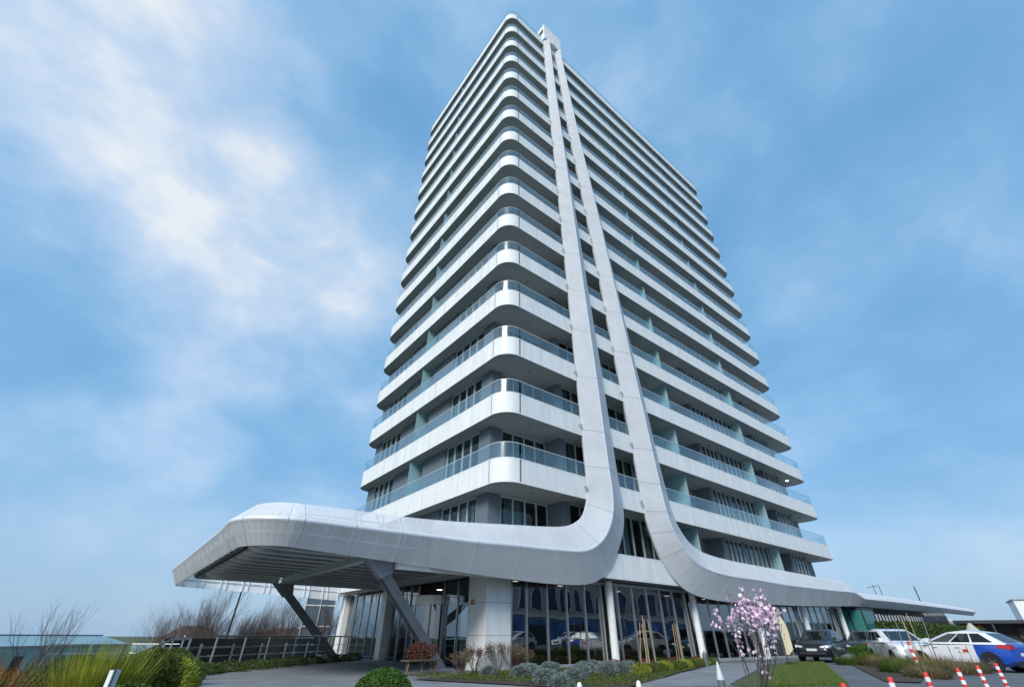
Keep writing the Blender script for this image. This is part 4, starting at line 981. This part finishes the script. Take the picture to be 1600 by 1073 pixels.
blades('dry_shrub', 'second rust brown tuft behind the bottom left corner', 'shrub', (-13.6,-6.2,0), 1000, .95, 1.0, 'rust', .025, 5)
for i, (x, y, rx, rz, mt, lab) in enumerate(((-12.6,-7.6,.55,.56,'green','low green shrub between the rust tuft and the spiky shrub'),(-12.75,-6.4,.6,.66,'green','green shrub behind the spiky shrub at left'),(-11.75,-7.75,.42,.62,'green','bright low shrub in front of the pale light bollard'),(-12.2,-4.6,.9,.72,'conif','olive shrub mass beneath the bare shrub'),(-10.9,-4.2,.6,.80,'yellow','yellow green shrub behind the conifer bush'),(-10.6,-2.2,.7,.78,'green','green shrub below the stair railing'),(-10.4,.6,.65,.85,'conif','dark shrub growing through the stair railing'),(-13.6,-3.4,.9,.68,'rust','brown shrub at the far left of the bed'),(-10.1,2.3,.5,.8,'green','small green shrub at the corner of the railing'),(-14.8,-.5,1.1,.6,'conif','wide shrub at the back of the left bed'),(-12.3,-.8,.9,.75,'green','green shrub in the middle of the left bed'))):
    shrub('garden_shrub', lab, 'shrub', (x,y,0), (rx,rx*.9,rz*.62), mt, 7500, .05, 'mixed shrubs in the left bed', 20+i, zc=rz*.45, aspect=.35)
bare('bare_shrub', 'leafless upright shrub with purple grey twigs against the greenhouse', 'shrub', (-12.65,-5.55,0), 1.5, 33, 6, 'twig', 4, .014, .26, .16, L=.50)
# ground cover along the driveway edge, behind the railing
for i in range(9):
    f = i/8; x = -8.9+8.3*f; y = 5.0+7.6*f
    shrub('cover_shrub', 'low bright green cover plant, %s along the driveway edge' % ['first','second','third','fourth','fifth','sixth','seventh','eighth','ninth'][i]+' from the left', 'plant', (x,y,0), (.62,.55,.24), 'green', 1500, .06, 'green cover plants along the driveway edge', 50+i, zc=.12)
# trees beyond the drop
TR = [(-6.6,20.5,8.5,1),(-5.0,22.0,8.0,2),(-3.6,21.5,7.5,3),(-1.6,24.5,8.5,4),(1.4,25.5,8,5),(3.6,27.5,8.5,6),(-8.0,25,7.5,7)]
lt = ['leafless tree farthest left of those under the canopy edge','leafless tree beside the darkest trunk under the canopy edge','leafless tree with fanned branches left of the far strut','leafless tree just left of the glass stair tower','leafless tree between the glass tower and the white column','leafless tree closest to the white entrance column','thin leafless tree behind the others under the canopy edge']
for (x,y,h,s), lb in zip(TR, lt): bare('bare_tree', lb, 'tree', (x,y,-3.2), h, 100+s, 1, 'bark', 6, .10, .42, .08, 'bare trees beyond the railing', up=.20, L=h*.24, split=(3,4), shrink=.76)
t = thing('dark_tree', 'single straight dark trunk standing taller than the bare trees', 'tree', (-6.1,19.0,-3.2))
MB().tube([(0,0,0),(.05,0,3),(.12,.05,6.5),(.2,.1,9)], [.09,.075,.05,.03], 8).link('trunk', M['bark'], t)
for i, (x, y) in enumerate(((-7.5,27),(-5,28.5),(-2.8,30),(-.6,30.5),(3.4,35),(1.2,33))):
    bare('thicket', ['red brown thicket at the left end of the row','red brown thicket left of the dark trunk','red brown thicket under the fanned tree','red brown thicket nearest the glass tower','red brown thicket right of the glass tower','red brown thicket hidden behind the glass tower'][i], 'shrub', (x,y,-3.2), 4.6, 140+i, 12, 'twigred', 5, .04, .46, .42, 'red brown thickets beyond the fence', L=1.95, split=(2,4))
# bed in front of the lobby
RS = [(-.6,.75,.75,'redleaf','reddish dry shrub at the foot of the near strut'),(.35,.55,.85,'twigred','taller brown twiggy shrub before the corner column'),(1.0,.4,.8,'twigred','brown twiggy shrub below the front of the corner column'),(-1.5,.3,.6,'twigred','thin grey twiggy shrub right of the bench'),(1.45,.3,.62,'twigred','small brown twiggy shrub at the right of the corner column')]
for i, (x, y, h, mt, lb) in enumerate(RS):
    t, tips = bare('twiggy_shrub', lb, 'shrub', (x,y,0), h, 60+i, 20, 'twigred', 3, .010, .38, .50, 'dry shrubs below the corner column', L=h*.42)
    C = np.array([tuple(p) for pts, dp in tips if dp <= 1 for p in pts[1:]]); C = C[rng.random(len(C)) < .8]+rng.normal(size=(1,3))*.0
    C = C+rng.normal(size=C.shape)*.02
    link('dead_leaves', quadmesh('dead_leaves', leafquads(C, .045), M['redleaf' if i in (0,) else 'drygrass']), t)
shrub('rusty_shrub', 'rust leaved shrub growing behind the wooden bench', 'shrub', (-2.75,1.05,0), (.72,.4,.3), 'redleaf', 1600, .07, seed=71, zc=.66, shell=.3)
LV = [(-.9,-2.4,.42),(.2,-1.6,.40),(1.3,-1.4,.44),(2.6,-1.9,.46),(3.6,-1.5,.42),(-1.7,-4.4,.46),(-.4,-4.3,.42),(1.0,-3.2,.44),(2.2,-3.4,.5),(3.2,-3.2,.46),(4.4,-2.5,.42),(-2.5,-5.9,.40),(.9,-.5,.36),(2.2,-.4,.36),(-1.3,-1.1,.35)]
ll = ['left front','beside the corner column','under the first lobby pane','under the second lobby pane','under the third lobby pane','nearest the silver garden lamp','behind the silver garden lamp','in the middle of the bed','largest, in the middle of the bed','right of the largest clump','beside the bamboo stakes','closest to the white domed lamp','small, at the foot of the corner column','small, against the plinth','leftmost, beside the twiggy shrubs']
for i, (x, y, r) in enumerate(LV):
    shrub('lavender_clump', 'grey green lavender clump, '+ll[i], 'plant', (x,y,0), (r*.92,r*.92,r*.62), 'lav', 2600, .085, 'lavender clumps in the lobby bed', 80+i, zc=r*.28, aspect=.2, ow=.75)
for i in range(12):
    f = i/11; x = 3.6+8.6*f; y = -4.05+2.25*f
    shrub('edging_shrub', 'low olive edging shrub, number %s from the camera along the footpath' % ['one','two','three','four','five','six','seven','eight','nine','ten','eleven','twelve'][i], 'plant', (x,y+.35,0), (.52,.42,.22), 'conif' if i%3 else 'yellow', 1500, .05, 'edging shrubs along the footpath', 110+i, zc=.14)
for i in range(8):
    f = i/7; x = 4.8+8.0*f
    shrub('edging_shrub', 'low dark edging shrub against the plinth, number %s from the left' % ['one','two','three','four','five','six','seven','eight'][i], 'plant', (x,-.25-.35*(1-f),0), (.55,.35,.2), 'redleaf' if i%2 else 'hedge', 1300, .05, 'edging shrubs against the plinth', 130+i, zc=.13)
# green weeds on the bed as ground cover
n = 16000; g = np.random.default_rng(9); u = g.random((n,2)); pts = np.c_[-3.8+13*u[:,0], .3-6.6*u[:,1], np.full(n,.035)]
k = (pts[:,1] > -6.2+(pts[:,0]-.3)*.41) & (pts[:,1] > -.4-(pts[:,0]+4)*2.1); pts = pts[k]
Q = leafquads(pts+np.array([0,0,.03]), .09, np.tile([[0,0,1.]], (len(pts),1)), .25, .5)
o = link('weeds', quadmesh('weeds', Q, M['conif']), None); o['kind'] = 'stuff'
# bamboo stakes
def stakes(loc, lab, seed, n=5, h=1.75, sp=.28, mat='bamboo', r=.016):
    g = np.random.default_rng(seed); t = thing('bamboo_stakes', lab, 'plant stakes', loc)
    for i in range(n):
        x, y = g.uniform(-sp, sp, 2); MB().tube([(x,y,0),(x*.55+g.normal()*.04, y*.55, h*g.uniform(.82,1.03))], r, 6).link('stake', M[mat], t)
    MB().tube([(0,0,0),(.02,.01,h*.6),(-.01,.02,h*1.0)], [.012,.009,.004], 5).link('sapling', M['twig'], t)
stakes((5.5,-2.75,0), 'cluster of tan bamboo stakes in front of the lobby panes', 3, 6, 1.85)
stakes((10.2,-1.05,0), 'cluster of bamboo stakes close to the second white column', 4, 5, 1.85)
# blossom tree
t, tips = bare('blossom_tree', 'small pink blossom tree with several bare stems on the lawn edge', 'tree', (-1.65,-10.55,0), 2.2, 215, 11, 'bark', 3, .015, .32, .62, L=.80, split=(2,3), shrink=.68, up=.20)
g = np.random.default_rng(12); C = []
for pts, dp in tips:
    for a, b in zip(pts[1:-1], pts[2:]):
        if a.z < .34: continue
        if g.random() < (.56 if dp <= 1 else .42):
            c0 = np.array(a.lerp(b, g.random())); k_ = int(g.integers(1,5)); C += [c0+g.normal(size=3)*.034 for _ in range(k_)]
C = np.array(C); fl = []
for c0 in C:
    a = g.normal(size=3); a /= np.linalg.norm(a); x = np.cross(a, [0,0,1.0001]); x /= np.linalg.norm(x); y = np.cross(a, x); s = .040*g.uniform(.75,1.25)
    for q in range(5):
        th = q*2*math.pi/5; dv = x*math.cos(th)+y*math.sin(th); sd = -x*math.sin(th)+y*math.cos(th)
        fl.append([c0, c0+dv*s*.55+sd*s*.38+a*s*.18, c0+dv*s+a*s*.3, c0+dv*s*.55-sd*s*.38+a*s*.18])
fl = np.array(fl); mi = np.repeat((g.random(len(C)) < .45).astype(int), 5)
link('blossom', quadmesh('blossom', fl, [M['petal'], M['petal2']], mi), t)
bc = np.array([tuple(p[-1]) for p, dp in tips if dp == 0]); bc = np.repeat(bc, 4, 0)+g.normal(size=(4*len(bc),3))*.02
link('bud', quadmesh('bud', leafquads(bc, .022), M['bud']), t)
# lawn blades
n = 60000; u = g.random((n,2)); a0, a1, b0, b1 = np.array([2.3,-8.6]), np.array([18.0,-2.5]), np.array([5.4,-9.7]), np.array([20.0,-3.6])
s_ = u[:,:1]**1.3; P2 = (a0*(1-s_)+a1*s_)*(1-u[:,1:])+(b0*(1-s_)+b1*s_)*u[:,1:]
bul = np.sin(np.pi*s_[:,0]); 
P3 = np.c_[P2, np.full(n,.012)]; h_ = g.uniform(.035,.085,n); an_ = g.uniform(0,2*np.pi,n); dx = np.c_[np.cos(an_), np.sin(an_), np.zeros(n)]*.006; ln = np.c_[g.normal(size=(n,2))*.02, h_]
Q = np.stack([P3-dx, P3+dx, P3+ln+dx*.3, P3+ln-dx*.3], 1); o = link('grass', quadmesh('grass', Q, M['grass']), None); o['kind'] = 'stuff'
# hedges
def hedge(label, x0, y0, x1, y1, h, n, size, seed, mat='hedge', rot=0, loc=None):
    cx_, cy_ = (x0+x1)/2, (y0+y1)/2; t = thing('hedge', label, 'hedge', (cx_,cy_,0), rot); g = np.random.default_rng(seed); lx, ly = (x1-x0)/2, (y1-y0)/2
    f = g.random(n); P = np.c_[g.uniform(-lx,lx,n), g.uniform(-ly,ly,n), g.uniform(0,h,n)]; N_ = np.zeros((n,3))
    top = f < .35; fr = (f >= .35) & (f < .75); sd = f >= .75
    P[top,2] = h+.05*np.sin(P[top,0]*1.9)+g.normal(size=top.sum())*.05; N_[top,2] = 1
    P[fr,1] = -ly+g.normal(size=fr.sum())*.06+.06*np.sin(P[fr,0]*2.7); N_[fr,1] = -1
    P[sd,0] = np.where(g.random(sd.sum()) < .7, -lx, lx)+g.normal(size=sd.sum())*.06; N_[sd,0] = -1
    link('foliage', quadmesh('foliage', leafquads(P, size, N_, .6, .4), M[mat]), t)
    MB().box(-lx+.1,-ly+.1,0,lx-.1,ly-.1,h-.1).link('inner_growth', M['hedge'], t)
hedge('long tall clipped hedge in front of the low wing', 37.0,-3.4,68,-1.8,2.2, 34000, .17, 31)
hedge('low clipped hedge between the navy suv and the white hatchback', 21.6,-5.4,23.6,-4.5,.72, 7000, .07, 32, mat='box')
for i, (x, y, h, mt, lb) in enumerate(((19.9,-5.9,.75,'green','green tuft in front of the white hatchback door'),(18.4,-6.7,.6,'drygrass','dry grass tuft before the white hatchback bonnet'),(16.9,-7.7,.62,'drygrass','dry grass tuft at the middle of the parking bed'),(15.4,-8.4,.66,'conif','green brown tuft behind the third bollard'),(15.8,-9.6,.72,'drygrass','dry grass tuft before the front wheel of the white and blue car'),(13.9,-9.5,.6,'drygrass','dry grass tuft behind the fourth bollard'),(12.6,-9.9,.62,'conif','low green brown tuft behind the fifth bollard'),(16.2,-10.5,.6,'drygrass','dry grass tuft below the white car door'),(14.6,-10.4,.55,'drygrass','dry grass tuft nearest the blue rear wheel'),(11.0,-10.3,.5,'drygrass','small dry tuft at the road end of the bed'),(18.9,-5.3,.55,'green','small green tuft beside the boulder'),(13.6,-8.8,.55,'green','green tuft at the paving edge of the parking bed'),(17.6,-9.0,.66,'drygrass','dry grass tuft under the bonnet of the white and blue car'),(20.9,-6.6,.8,'green','tall green tuft beside the white hatchback headlamp'))):
    blades('grass_tuft', lb, 'plant', (x,y,0), 1100, h*.92, 1.4, mt, .032, 160+i, 'tufts in the parking bed', droop=.55, base=.65)
PLs = [(16.2,-9.2,2.1,.0),(16.5,-9.5,1.9,.25),(17.8,-8.6,2.1,-.1),(18.6,-7.9,1.95,.3),(15.4,-9.1,2.0,.1),(19.3,-7.4,1.8,-.2)]
for i, (x, y, h, l) in enumerate(PLs):
    t = thing('tree_stake', 'thin pale tree stake '+['tallest of those before the white hatchback','leaning right beside the tallest stake','left of the tallest stake','leaning over the white hatchback headlamp','nearest the road in the parking bed','farthest back, before the hatchback window'][i], 'stake', (x,y,0), 0, 'thin stakes in the parking bed')
    MB().tube([(0,0,0),(l*.5,-l*.4,h)], [.018,.014], 6).link('stake', M['inox' if i%2 else 'bamboo'], t)
    MB().tube([(.02,.01,0),(.03+l*.2,-.02,h*.5),(.05,.05,h*.95)], [.010,.008,.004], 5).link('sapling', M['twig'], t)
